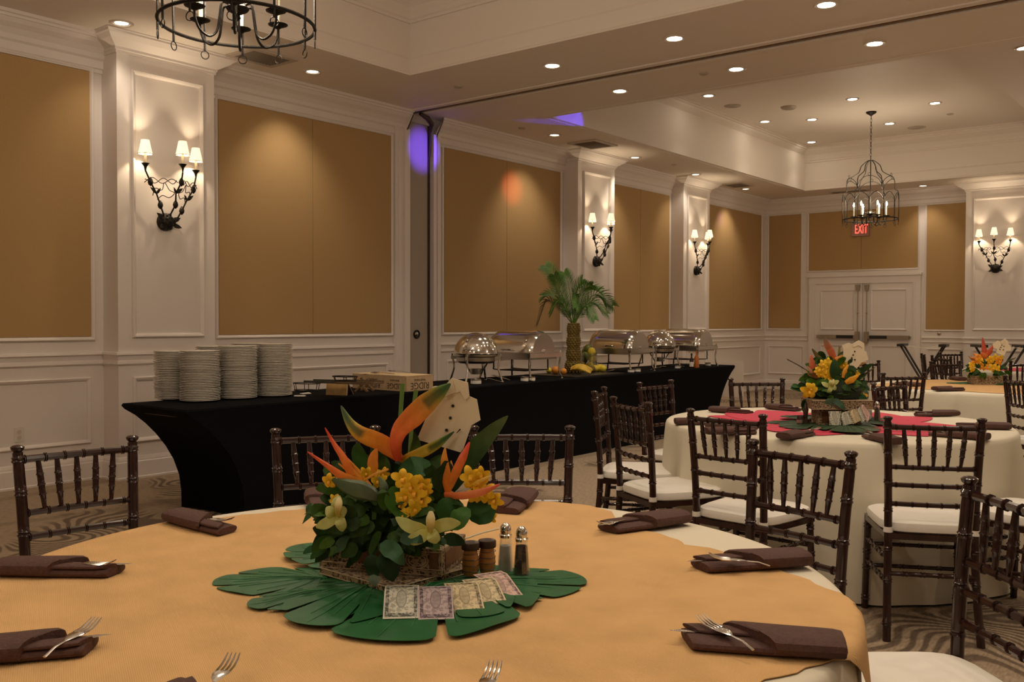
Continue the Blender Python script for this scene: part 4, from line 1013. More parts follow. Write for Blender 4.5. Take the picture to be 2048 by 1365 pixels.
spoon(1228, 741, 1200, 748, 'steel tongs lying right of the lemons', tongs=True)
spoon(1300, 741, 1330, 735, 'steel serving spoon before the far round chafing dish')
spoon(1370, 735, 1345, 733, 'steel spoon left of the dark sauce bottle')
def lathe_thing(name, p, parts, label, cat, group=None, rz=0):
    t = empty(name, p, rz, label, cat, group)
    for (nm, prof, mt, n) in parts: m = MB(); m.lathe(prof, n=n, cap=False); m.build(nm, mt, t)
    return t
lathe_thing('sauce_bottle', on_z(1383, 737, ZB), [('bottle', [(0, 0), (.022, 0), (.024, .01), (.024, .09), (.010, .125), (.009, .15)], 'dark_glass', 14), ('cap', [(.011, .15), (.011, .175), (0, .176)], 'bar_black', 12), ('label_band', [(.0245, .02), (.0245, .075)], 'label_white', 14)], 'small dark sauce bottle with white label among far chafing dishes', 'bottle')
lathe_thing('sauce_bottle', on_z(1393, 736, ZB), [('bottle', [(0, 0), (.026, 0), (.028, .01), (.028, .12), (.012, .15), (.010, .18)], 'sauce', 14), ('cap', [(.012, .18), (.012, .20), (0, .201)], 'sauce', 12)], 'orange hot sauce bottle right of the dark one', 'bottle')
# RIDGE wine carton
A = on_z(813, 784, ZB); Bc = on_z(868, 779.5, ZB); dr = (Bc-A); ang = atan2(dr.y, dr.x)-pi/2
bx = empty('wine_carton', (A.x, A.y, ZB), ang, 'tan wine carton printed RIDGE upside down, between baskets and chafing dishes', 'box')
bw, bd, bh = .62, .30, .122
m = MB(); m.box((-bw, 0, 0), (0, bd, bh-.002)); m.build('carton', 'ridge_card', bx, smooth=False)
m = MB(); m.box((-bw-.002, -.002, bh-.002), (.002, bd+.002, bh)); m.build('top_panel', 'card_top', bx, smooth=False, label='plain yellowish top panel')
def face_txt(nm, s, size, x, z, side):
    R180 = Matrix.Rotation(pi, 4, 'Z')
    if side == 'f': T = Matrix.Translation((x, -.001, z)) @ Matrix.Rotation(pi/2, 4, 'X') @ R180
    else: T = Matrix.Translation((.001, x, z)) @ Matrix.Rotation(pi/2, 4, 'Z') @ Matrix.Rotation(pi/2, 4, 'X') @ R180
    text_mesh(nm, s, size, 'print_dark', bx, T, .0004)
face_txt('lettering', 'RIDGE', .062, -.13, .040, 'f'); face_txt('lettering', 'VINEYARDS', .020, -.13, .083, 'f')
face_txt('lettering', 'RIDGE', .062, -.38, .040, 'f'); face_txt('lettering', 'VINEYARDS', .020, -.38, .083, 'f')
face_txt('lettering', 'RIDGE', .075, .15, .042, 's'); face_txt('lettering', 'VINEYARDS', .025, .15, .086, 's')
spoon(822, 748, 775, 744, 'steel serving spoon lying on top of the wine carton', ZB+bh)
spoon(790, 750, 745, 747, 'steel tongs lying on the wine carton before the spoon', ZB+bh, tongs=True)
# wooden riser blocks, folding easel, wire baskets
p = on_z(672, 791, ZB)
wd = empty('wedge_block', p, .35, 'yellow pine wedge riser left of the wooden easel', 'riser')
m = MB(); m.add([(-.085, 0, 0), (.085, 0, 0), (.085, .012, .10), (-.085, .012, .10), (-.085, .018, 0), (.085, .018, 0), (.085, .028, .10), (-.085, .028, .10)],
               [(0, 1, 2, 3), (5, 4, 7, 6), (4, 0, 3, 7), (1, 5, 6, 2), (3, 2, 6, 7), (4, 5, 1, 0)]); m.build('front_board', 'pine', wd, smooth=False)
m = MB(); m.add([(-.085, .12, 0), (-.085, .03, .10), (-.085, .018, .10), (-.085, .108, 0), (.085, .12, 0), (.085, .03, .10), (.085, .018, .10), (.085, .108, 0)], [(0, 1, 2, 3), (7, 6, 5, 4), (0, 4, 5, 1), (3, 2, 6, 7), (1, 5, 6, 2), (0, 3, 7, 4)]); m.build('back_board', 'old_wood', wd, smooth=False)
sl = on_z(640, 787, ZB)
def board(name, px, py, z, sx, sy, rz, mt, label, cat, h=.008):
    p = on_z(px, py, z); m = MB(); m.box((-sx/2, -sy/2, 0), (sx/2, sy/2, h)); m.box((-sx/2, -sy/2, h), (sx/2, -sy/2+.012, h+.010)); m.box((-sx/2, sy/2-.012, h), (sx/2, sy/2, h+.010))
    return tag(m.build(name, mt, loc=p, rot=(0, 0, rz), smooth=False), label, cat)
board('slate_tray', 660, 766, ZB+.102, .34, .16, .4, 'slate', 'dark slate tray resting on the pine wedge riser', 'tray')
ea = empty('wooden_easel', on_z(722, 784, ZB), .35, 'crossed-leg small wooden easel right of the pine wedge', 'stand')
for s in (-1, 1):
    for yy in (0, .10):
        m = MB(); m.box((-.008, yy, 0), (.008, yy+.014, .15), Matrix.Translation((s*.055, 0, 0)) @ Matrix.Rotation(-s*.85, 4, 'Y')); m.build('leg', 'old_wood', ea, smooth=False)
board('wicker_tray', 720, 768, ZB+.100, .30, .17, .35, 'wicker', 'dark woven tray on the crossed wooden easel', 'tray', .012)
def wire_basket(px, py, z, rx, ry, rz, label, n=2, h=.05):
    t = empty('wire_basket', on_z(px, py, z), rz, label, 'basket')
    for k in range(n):
        m = MB(); m.tube([(rx*cos(q*pi/12)*(1-.1*(n-1-k)), ry*sin(q*pi/12)*(1-.1*(n-1-k)), .004+h*k/(max(1, n-1))) for q in range(24)], .004, 6, closed=True); m.build('rim_wire', 'iron', t)
    m = MB()
    for q in range(6):
        a = q*pi/3; m.tube([(rx*.9*cos(a), ry*.9*sin(a), .004), (rx*cos(a), ry*sin(a), .004+h)], .003, 5)
    o = m.build('stay_wires', 'iron', t); o['kind'] = 'stuff'
wire_basket(613, 782, ZB, .12, .07, .3, 'thin black wire basket left of the pine wedge', 2, .055)
wire_basket(690, 763, ZB+.125, .10, .06, .2, 'small black wire basket on the slate tray', 2, .03)
spoon(690, 757, 735, 751, 'dark steel spoon lying across the woven tray', ZB+.116)
for k, (px, py) in enumerate(((600, 793), (611, 788))):
    m = MB(); m.add([(-.04, -.018, 0), (.04, -.018, 0), (.04, .018, 0), (-.04, .018, 0), (-.038, -.014, .007), (.036, -.012, .006), (.037, .014, .009), (-.036, .013, .006)], [(0, 3, 2, 1), (4, 5, 6, 7), (0, 1, 5, 4), (1, 2, 6, 5), (2, 3, 7, 6), (3, 0, 4, 7)])
    tag(m.build('paper_packet', 'label_white', loc=on_z(px, py, ZB), rot=(0, 0, .5+k), smooth=False), ['front white paper packet at the buffet edge right of the plates', 'rear white paper packet at the buffet edge right of the plates'][k], 'packet')
for k in range(3):
    m = MB(); m.prism([(-.07, -.05), (.07, -.05), (.07, .05), (-.07, .05)], 0, .006); tag(m.build('folded_napkin', 'label_white', loc=on_z(884, 778, ZB)+Vector((0, 0, .006*k)), rot=(0, 0, .3+.1*k), smooth=False), 'white folded napkin in a small pile behind the paper shirt', 'napkin', 'white folded napkins on the buffet')
# ---- pineapple palm and fruit
pb = on_x(1147, 735, -5.60); pb.z = ZB
m = MB(); m.prism([(-.32, -.50), (.30, -.50), (.30, .42), (-.32, .42)], 0, .010); tag(m.build('serving_board', 'bar_black', loc=(-5.50, pb.y-.05, ZB), smooth=False), 'black flat board under the fruit and pineapple palm', 'board')
ZF = ZB+.0105
palm = empty('pineapple_palm', (pb.x, pb.y, ZF), 0, 'palm tree display with pineapple trunk and green fronds on the buffet', 'palm display')
z = 0
for k, (h, r) in enumerate(((.13, .088), (.14, .074), (.14, .070), (.13, .066))):
    m = MB(); m.lathe([(r*.72, 0), (r*.95, h*.2), (r, h*.5), (r*.93, h*.82), (r*.70, h)], (0, 0, z), 14)
    nrow = 6
    for i in range(nrow):
        for j in range(13):
            a = 2*pi*(j+.5*(i % 2))/13; zz = z+h*(i+.5)/nrow; rr = r*(.80+.20*sin(pi*(i+.5)/nrow))
            m.lathe([(.013, 0), (.008, .007), (0, .010)], T=Matrix.Translation((rr*cos(a), rr*sin(a), zz)) @ Matrix.Rotation(a, 4, 'Z') @ Matrix.Rotation(pi/2, 4, 'Y'), n=5, cap=False)
    m.build('pineapple', 'pine_skin', palm); z += h-.006
ztop_ = z
def frond(tip, mid, wid, brown=False, nl=44):
    root = Vector((0, 0, ztop_-.02)); path = smooth_path([root, Vector(mid), Vector(tip)], 10)
    m = MB(); g = (.12, .26, .04) if not brown else (.16, .10, .04)
    m.tube(path, [.006*(1-.8*i/len(path)) for i in range(len(path))], 5, cols=[g]*len(path))
    tw = random.choice((-1, 1))*random.uniform(.6, 1.15)
    for i in range(nl):
        u = .16+.84*i/nl; q = u*(len(path)-1); i0 = int(min(q, len(path)-2)); p = path[i0].lerp(path[i0+1], q-i0); t = (path[i0+1]-path[i0]).normalized()
        sd = t.cross(Vector((0, 0, 1))).normalized(); up = sd.cross(t); sd, up = sd*cos(tw)+up*sin(tw), up*cos(tw)-sd*sin(tw)
        L = wid*1.25*(.40+.60*sin(pi*min(1, u*1.0)))
        for s in (-1, 1):
            d = (sd*s*.70+t*.85+up*.12).normalized(); e = p+d*L+Vector((0, 0, -.22*L)); c = p+d*L*.5+Vector((0, 0, -.03*L))
            sh = random.uniform(.6, 1.3); cc = (g[0]*sh*.7, g[1]*sh*.75, g[2]*sh*.8)
            m.petal([p, c, e], [.003, .0065, .0008], .0012, tuple(up), 4, .1, lambda u_, x, y, cc=cc: cc)
    m.build('frond', 'palm_leaf', palm)
def PM(px, py, dd=0): return at(px, py, depth((pb.x, pb.y, .8))+dd)-Vector((pb.x, pb.y, ZF))
for (tx, ty, mx, my, dd, wd_, br) in [(1092, 532, 1112, 560, .05, .13, 0), (1128, 545, 1138, 575, .15, .13, 0), (1165, 560, 1152, 585, -.1, .13, 0), (1200, 580, 1172, 582, .05, .13, 0), (1226, 612, 1188, 590, -.05, .13, 0),
        (1215, 628, 1180, 605, .2, .11, 0), (1086, 592, 1112, 592, .12, .12, 0), (1074, 650, 1098, 600, -.05, .08, 1), (1100, 628, 1120, 602, -.2, .09, 0), (1190, 640, 1170, 612, -.22, .09, 0), (1108, 550, 1120, 580, -.15, .11, 0), (1185, 570, 1160, 585, -.2, .11, 0), (1150, 615, 1150, 590, -.28, .1, 0)]:
    frond(PM(tx, ty, dd), PM(mx, my, dd*.5), wd_, br)
def fruit(name, px, py, r, mt, label, cat, sx=1, X=None, z=ZF, group=None, tilt=0):
    p = on_z(px, py, z) if X is None else on_x(px, py, X); m = MB(); k = 10
    m.lathe([(0, -r)]+[(r*cos(a), r*sin(a)) for a in [(-pi/2+pi*i/k) for i in range(1, k)]]+[(0, r)], n=14, cap=False, sx=sx)
    t = empty(name, (p.x, p.y, z+r), random.uniform(0, 3), label, cat, group); b = m.build('skin', mt, t)
    m = MB(); m.lathe([(.005, -.002), (.006, .002), (.003, .004), (0, .004)], (0, 0, r-.002), 6); m.build('stem_end', 'old_wood', t)
    return t
fruit('orange', 1111, 749, .042, 'orange', 'large orange left of the palm trunk', 'fruit'); fruit('orange', 1110, 741, .036, 'orange', 'orange behind the large one, left of the palm trunk', 'fruit', X=-5.70)
fruit('orange', 1127, 750, .034, 'orange', 'small orange just left of the bananas', 'fruit')
fruit('lemon', 1191, 744, .036, 'lemon', 'yellow lemon, front left of the three right of the bananas', 'fruit', 1.15); fruit('lemon', 1206, 744, .036, 'lemon', 'yellow lemon, front right of the three', 'fruit', 1.15)
fruit('lemon', 1200, 737, .040, 'lemon', 'yellow lemon behind the other two', 'fruit', 1.15, X=-5.52)
fruit('pear', 1184, 740, .036, 'pine_skin', 'brown fruit between the bananas and lemons', 'fruit', X=-5.50)
fruit('lemon', 1098, 740, .030, 'lemon', 'yellow fruit half hidden by the second chafing dish', 'fruit', 1.2, X=-5.74)
bn = empty('banana_bunch', on_z(1160, 750, ZF), .5, 'bunch of spotted yellow bananas before the palm trunk', 'fruit')
for k in range(7):
    m = MB(); a = -.7+.2*k; d = Vector((cos(a)*.6+.1, sin(a)*.9-.1, 0)); s0 = Vector((-.10, .05+.004*k, .045+.004*k)); pts = []
    for q in range(8):
        u = q/7; pts.append(s0+Vector((.21*u, -.10*u+.042*k*u-.07*sin(pi*u)*.5, .030*sin(pi*u)*(1+.12*(3-abs(3-k)))-.026*u)))
    m.tube(pts, [.006, .011, .0175, .019, .019, .017, .011, .004], 7); m.build('banana', 'banana', bn)
vp = on_x(1175, 734, -5.68); vp.z = ZF; vs_ = empty('glass_vase', vp, 0, 'clear glass vase filled with mangoes and lemons behind the bananas', 'vase')
m = MB(); m.lathe([(0, 0), (.095, 0), (.10, .006), (.105, .20), (.101, .20), (.096, .008), (0, .008)], n=28, cap=False); m.build('glass_wall', 'glass', vs_)
rnd = random.Random(5)
for k, (dx, dy, z_, mt, lb) in enumerate([(-.04, -.03, .05, 'lemon', 'yellow mango at the bottom front of the glass vase'), (.045, -.02, .05, 'lemon', 'yellow mango at the bottom right of the glass vase'), (0, .05, .05, 'mango_green', 'green mango at the bottom back of the glass vase'),
        (-.045, 0, .12, 'mango_green', 'green mango halfway up the left of the vase'), (.045, .02, .125, 'lemon', 'yellow mango halfway up the right of the vase'), (0, -.03, .16, 'mango_green', 'dark green mango at the front top of the vase'),
        (-.04, .03, .20, 'mango_green', 'green mango peeking out of the vase at left'), (.045, .0, .205, 'lemon', 'yellow mango peeking out of the vase at right'), (0, .01, .24, 'mango_green', 'topmost dark green mango of the vase')]):
    r = .046; dx *= 1.15; dy *= 1.15; m = MB(); m.lathe([(0, -r)]+[(r*cos(a), r*1.12*sin(a)) for a in [(-pi/2+pi*i/9) for i in range(1, 9)]]+[(0, r*1.12)], n=12, cap=False)
    tag(m.build('mango', mt, loc=(vp.x+dx, vp.y+dy, ZF+z_+.002), rot=(rnd.uniform(-.4, .4), rnd.uniform(-.4, .4), 0)), lb, 'fruit')

# ------------------------------------------------------------------ folding tray stands
def tray_stand(px, D_y, label, rz=.0):
    p = on_y(px, 700, D_y); t = empty('tray_stand', (p.x, D_y, 0), rz, label, 'tray stand', 'folding tray stands')
    for yy in (-.18, .18):
        for s in (-1, 1):
            m = MB(); m.tube([(s*.30, yy+.012*s, .93), (-s*.23, yy+.012*s, 0)], .027, 8, flat=.6); m.build('leg', 'bar_black', t)
    for s in (-1, 1): m = MB(); m.box((s*.30-.055, -.25, .925), (s*.30+.055, .25, .965)); m.build('top_rail', 'bar_black', t, smooth=False)
    m = MB(); m.tube([(.12, -.18, .21), (.12, .18, .21)], .012, 6); m.build('cross_bar', 'bar_black', t)
    for yy in (-.12, .12):
        m = MB(); m.tube(smooth_path([(-.30, yy, .94), (0, yy, .90), (.30, yy, .94)], 5), .02, 6, flat=.15); m.build('strap', 'white_cloth', t)
tray_stand(1846, 15.6, 'open black folding tray stand in front of the double doors', .15)
tray_stand(2000, 15.9, 'black folding tray stand half hidden behind the farthest flowers', .5)

# ------------------------------------------------------------------ napkin rolls and cutlery
ZT = .757          # top of the burlap on the near table
def section(m, xs, hw, hz, zc, shear0=0, n=14, e=.55, yc=0, taper=None):
    vs = []; K = len(xs)
    for i, x in enumerate(xs):
        u = i/(K-1); k = taper[i] if taper else 1
        for j in range(n):
            a = 2*pi*j/n; c, s = cos(a), sin(a); y = math.copysign(abs(c)**e, c)*hw*k; z = zc+math.copysign(abs(s)**.8, s)*hz*k
            vs.append((x+shear0*(1-u)*y, yc+y, max(.0008, z)))
    m.add(vs, [(i*n+j, (i+1)*n+j, (i+1)*n+(j+1) % n, i*n+(j+1) % n) for i in range(K-1) for j in range(n)]+[tuple(range(n)), tuple((K-1)*n+n-1-j for j in range(n))])
def make_napkin(L, sh, wd=.036, th=1.0):
    t = empty('napkin_roll', (0, 0, 0))
    m = MB(); xs = [-L/2, -L/2+.004, -L/2+.02, -L*.2, 0, L*.2, L*.40]
    section(m, xs, wd, .0100*th, .0105*th, sh*.35, taper=[.90, .97, 1, 1, 1.02, 1, .9]); m.build('inner_fold', 'napkin', t)
    m = MB(); section(m, [-L/2+.006, -L/2+.03, -L*.1, .02], wd*.50, .0050*th, .0235*th, sh, yc=wd*.42, taper=[.8, 1, 1, 1]); m.build('side_fold', 'napkin', t)
    m = MB(); x0 = -L*.10; xs = [x0, x0+.003, x0+.02, L*.2, L*.38, L/2-.008, L/2]
    section(m, xs, wd*1.16, .0185*th, .0190*th, sh*1.2, e=.7, taper=[.92, 1.04, 1.05, 1.0, .98, .95, .86]); m.build('outer_wrap', 'napkin', t)
    m = MB(); section(m, [L/2-.012, L/2+.0015], wd*.9, .008*th, .019*th); m.build('end_fold', 'napkin', t)
    return t
def make_fork():
    m = MB()
    m.tube([(.0, 0, .0), (-.025, 0, .001), (-.05, 0, -.004)], [.0024, .0026, .0034], 6, flat=.5, up=(0, 0, 1))
    m.petal([(0, 0, 0), (.012, 0, .001), (.026, 0, .0005), (.038, 0, -.001)], [.004, .018, .025, .024], .0024, (0, 0, 1), 8)
    h = m.build('fork', 'cutlery')
    for k in range(4):
        y = -.0100+.00667*k; m = MB(); m.tube([(.036, y, -.001), (.055, y*1.02, -.002), (.072, y, .001), (.084, y*.95, .006)], [.0020, .0019, .0017, .0008], 5); m.build('tine', 'cutlery', h)
    return h
def make_knife():
    m = MB(); m.petal([(-.06, 0, 0), (0, 0, 0), (.04, .001, 0), (.065, .003, 0)], [.012, .017, .015, .002], .0016, (0, 0, 1), 6); return m.build('table_knife', 'cutlery')
FK = make_fork(); KN = make_knife(); FK_used = []; KN_used = []
def place(o, usedl, loc, rot, label, cat, group):
    c = o if not usedl else copy_tree(o); usedl.append(1); c.location = loc; c.rotation_euler = rot; return tag(c, label, cat, group)
NK = {}
def napkin(a, b, z, label, sh=.5, fork=1, knife=1, group='brown napkin rolls on the near table', where='', big=1.0, wd=.036, fx=.0, fa=.25, flip=1, fk=None):
    """a: open end pixel, b: closed end pixel"""
    A = on_z(a[0], a[1], z+.01) if not isinstance(a, Vector) else a; Bq = on_z(b[0], b[1], z+.01) if not isinstance(b, Vector) else b
    d = Bq-A; L = min(.26, max(.17, d.length)); ang = atan2(d.y, d.x); c = A+d.normalized()*L/2; c.z = z
    t = make_napkin(L, sh*flip, wd); t.location = c; t.rotation_euler = (0, 0, ang); tag(t, label, 'napkin', group)
    Mx = Matrix.Translation(c) @ Matrix.Rotation(ang, 4, 'Z')
    if fork:
        p = Mx @ Vector((-L/2+.045+fx, .004*flip, .0275)); fr_ = (0, -.06, ang+pi-fa*flip)
        if fk:
            tp, nk = on_z(fk[0][0], fk[0][1], z+.038), on_z(fk[1][0], fk[1][1], z+.030); dd = tp-nk; p = nk+(tp-nk).normalized()*max(0, dd.length-.09); p.z = z+.029; fr_ = (0, -.10, atan2(dd.y, dd.x))
        place(FK, FK_used, p, fr_, 'steel fork tucked in the '+where, 'fork', 'forks in the napkin rolls')
    if knife:
        p = Mx @ Vector((-L/2+.035, -.010*flip, .0215)); place(KN, KN_used, p, (0, 0, ang+pi+.05), 'steel knife tip sticking out of the '+where, 'knife', 'knives in the napkin rolls')
    return t
napkin((1215, 1058), (1405, 1032), ZT, 'brown napkin roll at the upper right rim of the near table', .5, 1, 1, where='napkin at the upper right of the near table', wd=.040, fx=-.01, flip=-1)
napkin((1400, 1133), (1652, 1118), ZT, 'brown napkin roll halfway down the right rim of the near table', .6, 1, 1, where='napkin halfway down the right rim', wd=.039, fk=((1412, 1112), (1500, 1122)), flip=-1)
napkin((1373, 1278), (1690, 1300), ZT, 'largest brown napkin roll with fork tines showing, lower right of the near table', .8, 1, 1, where='largest napkin at lower right', wd=.043, fk=((1394, 1233), (1466, 1272)), flip=-1)
napkin((455, 1062), (318, 1028), ZT, 'brown napkin roll with flared folds at the upper left of the near table', .7, 1, 0, where='napkin at upper left', wd=.038, fx=.05, flip=-1)
napkin((232, 1142), (-12, 1140), ZT, 'brown napkin roll cut by the left edge, upper one', .6, 1, 1, where='upper napkin at the left edge', wd=.036, fx=.03)
napkin((182, 1292), (-60, 1312), ZT, 'brown napkin roll cut by the left edge, lower one', .6, 1, 1, where='lower napkin at the left edge', wd=.038, fk=((188, 1244), (130, 1282)))
for (px, py, lb) in ((432, 1352, 'napkin cut by the bottom edge, left of centre'), (968, 1372, 'napkin below the bottom picture edge')):
    A = on_z(px, py, ZT+.01); d = (A-T1); d.z = 0; d.normalize()
    if px < 500: d = Vector((.15, -.98, 0)).normalized()
    napkin(A+d*.05, A+d*.28, ZT, 'brown napkin roll, '+lb[7:] if px > 500 else 'brown napkin roll cut by the bottom edge left of the centre', .5, 1, 0, where=lb, fk=((447, 1334), (428, 1364)) if px < 500 else ((974, 1356), (966, 1380)))
napkin((650, 1020), (640, 990), ZT, 'brown napkin roll behind the left of the near bouquet', .4, 0, 0, wd=.045)
napkin((1010, 1022), (1052, 985), ZT, 'brown napkin roll behind the right of the near bouquet', .5, 0, 0, wd=.048)
GN = 'brown napkin rolls on the pink-runner table'
ZT2 = .754
for (a, b, lb, fk) in [((1512, 857), (1413, 852), 'brown napkin roll at the left rim of the second table, behind the chair top', 0), ((1500, 826), (1412, 820), 'brown napkin roll highest at the left of the second table', 0),
        ((1505, 860), (1405, 858), 'x', 0), ((1597, 820), (1535, 815), 'brown napkin roll left behind the middle bouquet', 1), ((1618, 867), (1545, 880), 'brown napkin roll in front of the pink cloth, left one', 1),
        ((1738, 873), (1800, 888), 'brown napkin roll in front of the pink cloth, right one', 1), ((1832, 830), (1918, 829), 'brown napkin roll at the far right of the second table', 1),
        ((1865, 868), (1982, 878), 'brown napkin roll at the right, nearest us, with fork', 1), ((1912, 853), (2020, 856), 'plain brown napkin roll at the right rim of the second table', 0)]:
    if lb == 'x': continue
    napkin(a, b, ZT2, lb, .5, fk, 0, GN, where=lb.replace('brown napkin roll', 'napkin'), wd=.04, fx=-.03)
napkin((1510, 864), (1400, 866), ZT2, 'brown napkin roll lowest at the left of the second table', .5, 0, 0, GN, wd=.045)
napkin((1412, 846), (1350, 846), ZT2, 'brown napkin roll touching the left edge of the second table', .4, 0, 0, GN, wd=.035)
for (a, b, lb) in [((1925, 779), (1860, 780), 'brown napkin roll at the near left of the third table'), ((1905, 757), (1935, 762), 'brown napkin roll at the back of the third table'), ((1790, 768), (1840, 772), 'brown napkin roll behind the chair at the third table')]:
    napkin(a, b, .757, lb, .4, 0, 0, 'brown napkin rolls on the third table', wd=.045)

# ------------------------------------------------------------------ monstera leaves
def monstera(base, tip, wscale, zc, label, mt='monstera', seed=0, group=None, slits=4, lift=.012):
    rnd = random.Random(seed); base = Vector(base); tip = Vector(tip); d = tip-base; L = d.length; ang = atan2(d.y, d.x)
    c = Vector((base.x, base.y, zc)); N = 260; vs = []; out = []
    # heart shape in polar form round the stalk joint; deep slits between lobes
    slit = []
    for s in (-1, 1):
        for k in range(slits): slit.append((s*(.42+k*.50+rnd.uniform(-.10, .10)), .50+.05*k+rnd.uniform(-.06, .10), .030+.004*k))
    for j in range(N):
        a = -pi+2*pi*j/N; aa = abs(a)
        r = L*(.42+.58*cos(a/2)**2.2)*(1 if aa < 2.6 else max(.25, 1-(aa-2.6)*1.1))
        r *= 1 - .0*wscale
        for (sa, dep, w_) in slit:
            q = abs(a-sa)/w_
            if q < 1: r = r*(dep+(1-dep)*q**2.6)
            elif q < 3.2: r *= 1-.05*(1-(q-1)/2.2)**2
        x, y = r*cos(a), r*sin(a)*wscale; out.append((x, y))
    rings_ = [.0, .4, .7, 1.0]
    def Z_(x, y, s): return lift*(1-abs(y)/(L*wscale*.8))*.9*(sin(pi*min(1, max(0, x/L+.25))))+.002+.004*sin(x*40+s)*abs(y)/L*1.2
    for q in rings_[1:]:
        for (x, y) in out: vs.append((x*q, y*q, max(.0012, Z_(x*q, y*q, seed))))
    vs.append((0, 0, max(.0012, Z_(0, 0, seed)))); m = MB(); n = N; L3 = len(vs)
    fs = [(L3-1, j, (j+1) % n) for j in range(n)]+[(i*n+j, (i+1)*n+j, (i+1)*n+(j+1) % n, i*n+(j+1) % n) for i in range(2) for j in range(n)]
    m.add(vs+[(x, y, z-.0008) for x, y, z in vs], fs+[tuple(L3+k for k in reversed(f)) for f in fs]+[(2*n+j, L3+2*n+j, L3+2*n+(j+1) % n, 2*n+(j+1) % n) for j in range(n)])
    t = empty('monstera_leaf', c, ang, label, 'leaf', group); b = m.build('blade', mt, t)
    m = MB(); pts = [(x, 0, Z_(x, 0, seed)+.0014) for x in [L*k/10*.97 for k in range(11)]]; m.tube(pts, [.0022*(1-.08*k) for k in range(11)], 5)
    for s in (-1, 1):
        for k in range(6):
            a = s*(.16+k*.33); x0 = L*.45*(1-k/7); e = L*(.42+.58*cos(a/2)**2.2)*.82
            m.tube([(x0*.3, 0, Z_(x0*.3, 0, seed)+.001), (e*.5*cos(a), e*.5*sin(a)*wscale, Z_(e*.5*cos(a), e*.5*sin(a)*wscale, seed)+.0012), (e*cos(a), e*sin(a)*wscale, max(.002, Z_(e*cos(a), e*sin(a)*wscale, seed)+.001))], .0007, 4)
    m.build('veins', 'monstera_rib' if mt == 'monstera' else mt, t)
    return t
def g(px, py, z=.757): return on_z(px, py, z)
monstera(g(655, 1168), g(430, 1162), .62, ZT+.001, 'green monstera leaf reaching farthest left under the near bouquet', seed=1)
monstera(g(655, 1195), g(495, 1218), .60, ZT+.004, 'green split monstera leaf pointing lower left', seed=2)
monstera(g(880, 1168), g(750, 1290), .80, ZT+.007, 'green monstera leaf nearest us, split lobes below the banknotes', seed=3)
monstera(g(930, 1180), g(1168, 1160), .66, ZT+.003, 'green monstera leaf reaching right beyond the shakers', seed=4)
monstera(g(690, 1130), g(598, 1098), .62, ZT+.009, 'green monstera leaf tip showing at the back left of the near box', seed=5)
monstera(g(760, 1180), g(610, 1262), .62, ZT+.010, 'green monstera leaf between the left ones and the nearest one', seed=6)
monstera(g(905, 1180), g(965, 1248), .6, ZT+.012, 'green monstera leaf mostly hidden under the fanned banknotes', seed=8)
for k, (b_, t_, lb) in enumerate([((1612, 846), (1535, 846), 'olive leaf pointing left on the pink cloth'), ((1640, 850), (1580, 858), 'olive leaf pointing front left on the pink cloth'), ((1690, 853), (1700, 867), 'olive leaf pointing toward us on the pink cloth'),
        ((1725, 848), (1790, 852), 'olive leaf pointing right on the pink cloth'), ((1725, 843), (1770, 841), 'olive leaf behind the shakers on the pink cloth'), ((1640, 840), (1560, 838), 'olive leaf at the back left of the pink cloth')]):
    monstera(g(b_[0], b_[1], .762), g(t_[0], t_[1], .762), .7, .7605+.0025*k, lb, 'monstera_olive', 20+k, 'olive leaves under the middle bouquet')
for k, (b_, t_, lb) in enumerate([((1955, 768), (1893, 767), 'green leaf pointing left on the third table'), ((2000, 770), (2046, 772), 'green leaf pointing right on the third table')]):
    monstera(g(b_[0], b_[1], .757), g(t_[0], t_[1], .757), .6, .7585+.002*k, lb, 'monstera', 30+k)

# ------------------------------------------------------------------ banknotes
def banknote(endL, endR, pivot, z, mt, label, group, lean=0):
    A = on_z(endL[0], endL[1], z); Bq = on_z(endR[0], endR[1], z); c = (A+Bq)/2; P = on_z(pivot[0], pivot[1], z); d = (P-c).normalized(); ang = atan2(d.y, d.x)
    m = MB(); W_, L_ = .066, .105; vs = []; K = 8
    for i in range(K+1):
        for j in range(5):
            x = L_*i/K; y = -W_/2+W_*j/4; zz = .0006+.032*min(1, x/.075)**1.1; vs.append((x, y, zz))
    n = len(vs); fs = [(i*5+j, (i+1)*5+j, (i+1)*5+j+1, i*5+j+1) for i in range(K) for j in range(4)]
    m.add(vs+[(x, y, q-.0003) for x, y, q in vs], fs+[tuple(n+k for k in reversed(f)) for f in fs])
    t = empty('banknote', (c.x, c.y, z), ang, label, 'banknote', group); m.build('sheet', mt, t)
    for (x, y) in ((.012, -.024), (.012, .024)):
        text_mesh('numeral', '1', .012, 'label_white', t, Matrix.Translation((x, y, .0016)) @ Matrix.Rotation(-pi/2, 4, 'Z'), .0002)
    return t
pv = (872, 1095)
gb = 'banknotes fanned out before the near bouquet'
zb_ = ZT+.0115
for k, (a, b, mt, lb, pv) in enumerate([((765, 1236), (838, 1241), 'note_green', 'greenish banknote, leftmost of the fan on the near table', (812, 1120)), ((840, 1243), (905, 1238), 'note_violet', 'dark violet banknote, second from left in the near fan', (862, 1110)),
        ((908, 1240), (966, 1222), 'note_yellow', 'yellowish banknote in the middle of the near fan', (880, 1120)), ((965, 1230), (1010, 1210), 'note_yellow', 'cream banknote, fourth in the near fan', (885, 1128)),
        ((1006, 1216), (1040, 1192), 'note_pink', 'pinkish banknote, rightmost of the near fan', (895, 1135))]):
    banknote(a, b, pv, zb_-.0014*k, mt, lb, gb)
g2 = 'banknotes leaning on the middle box'
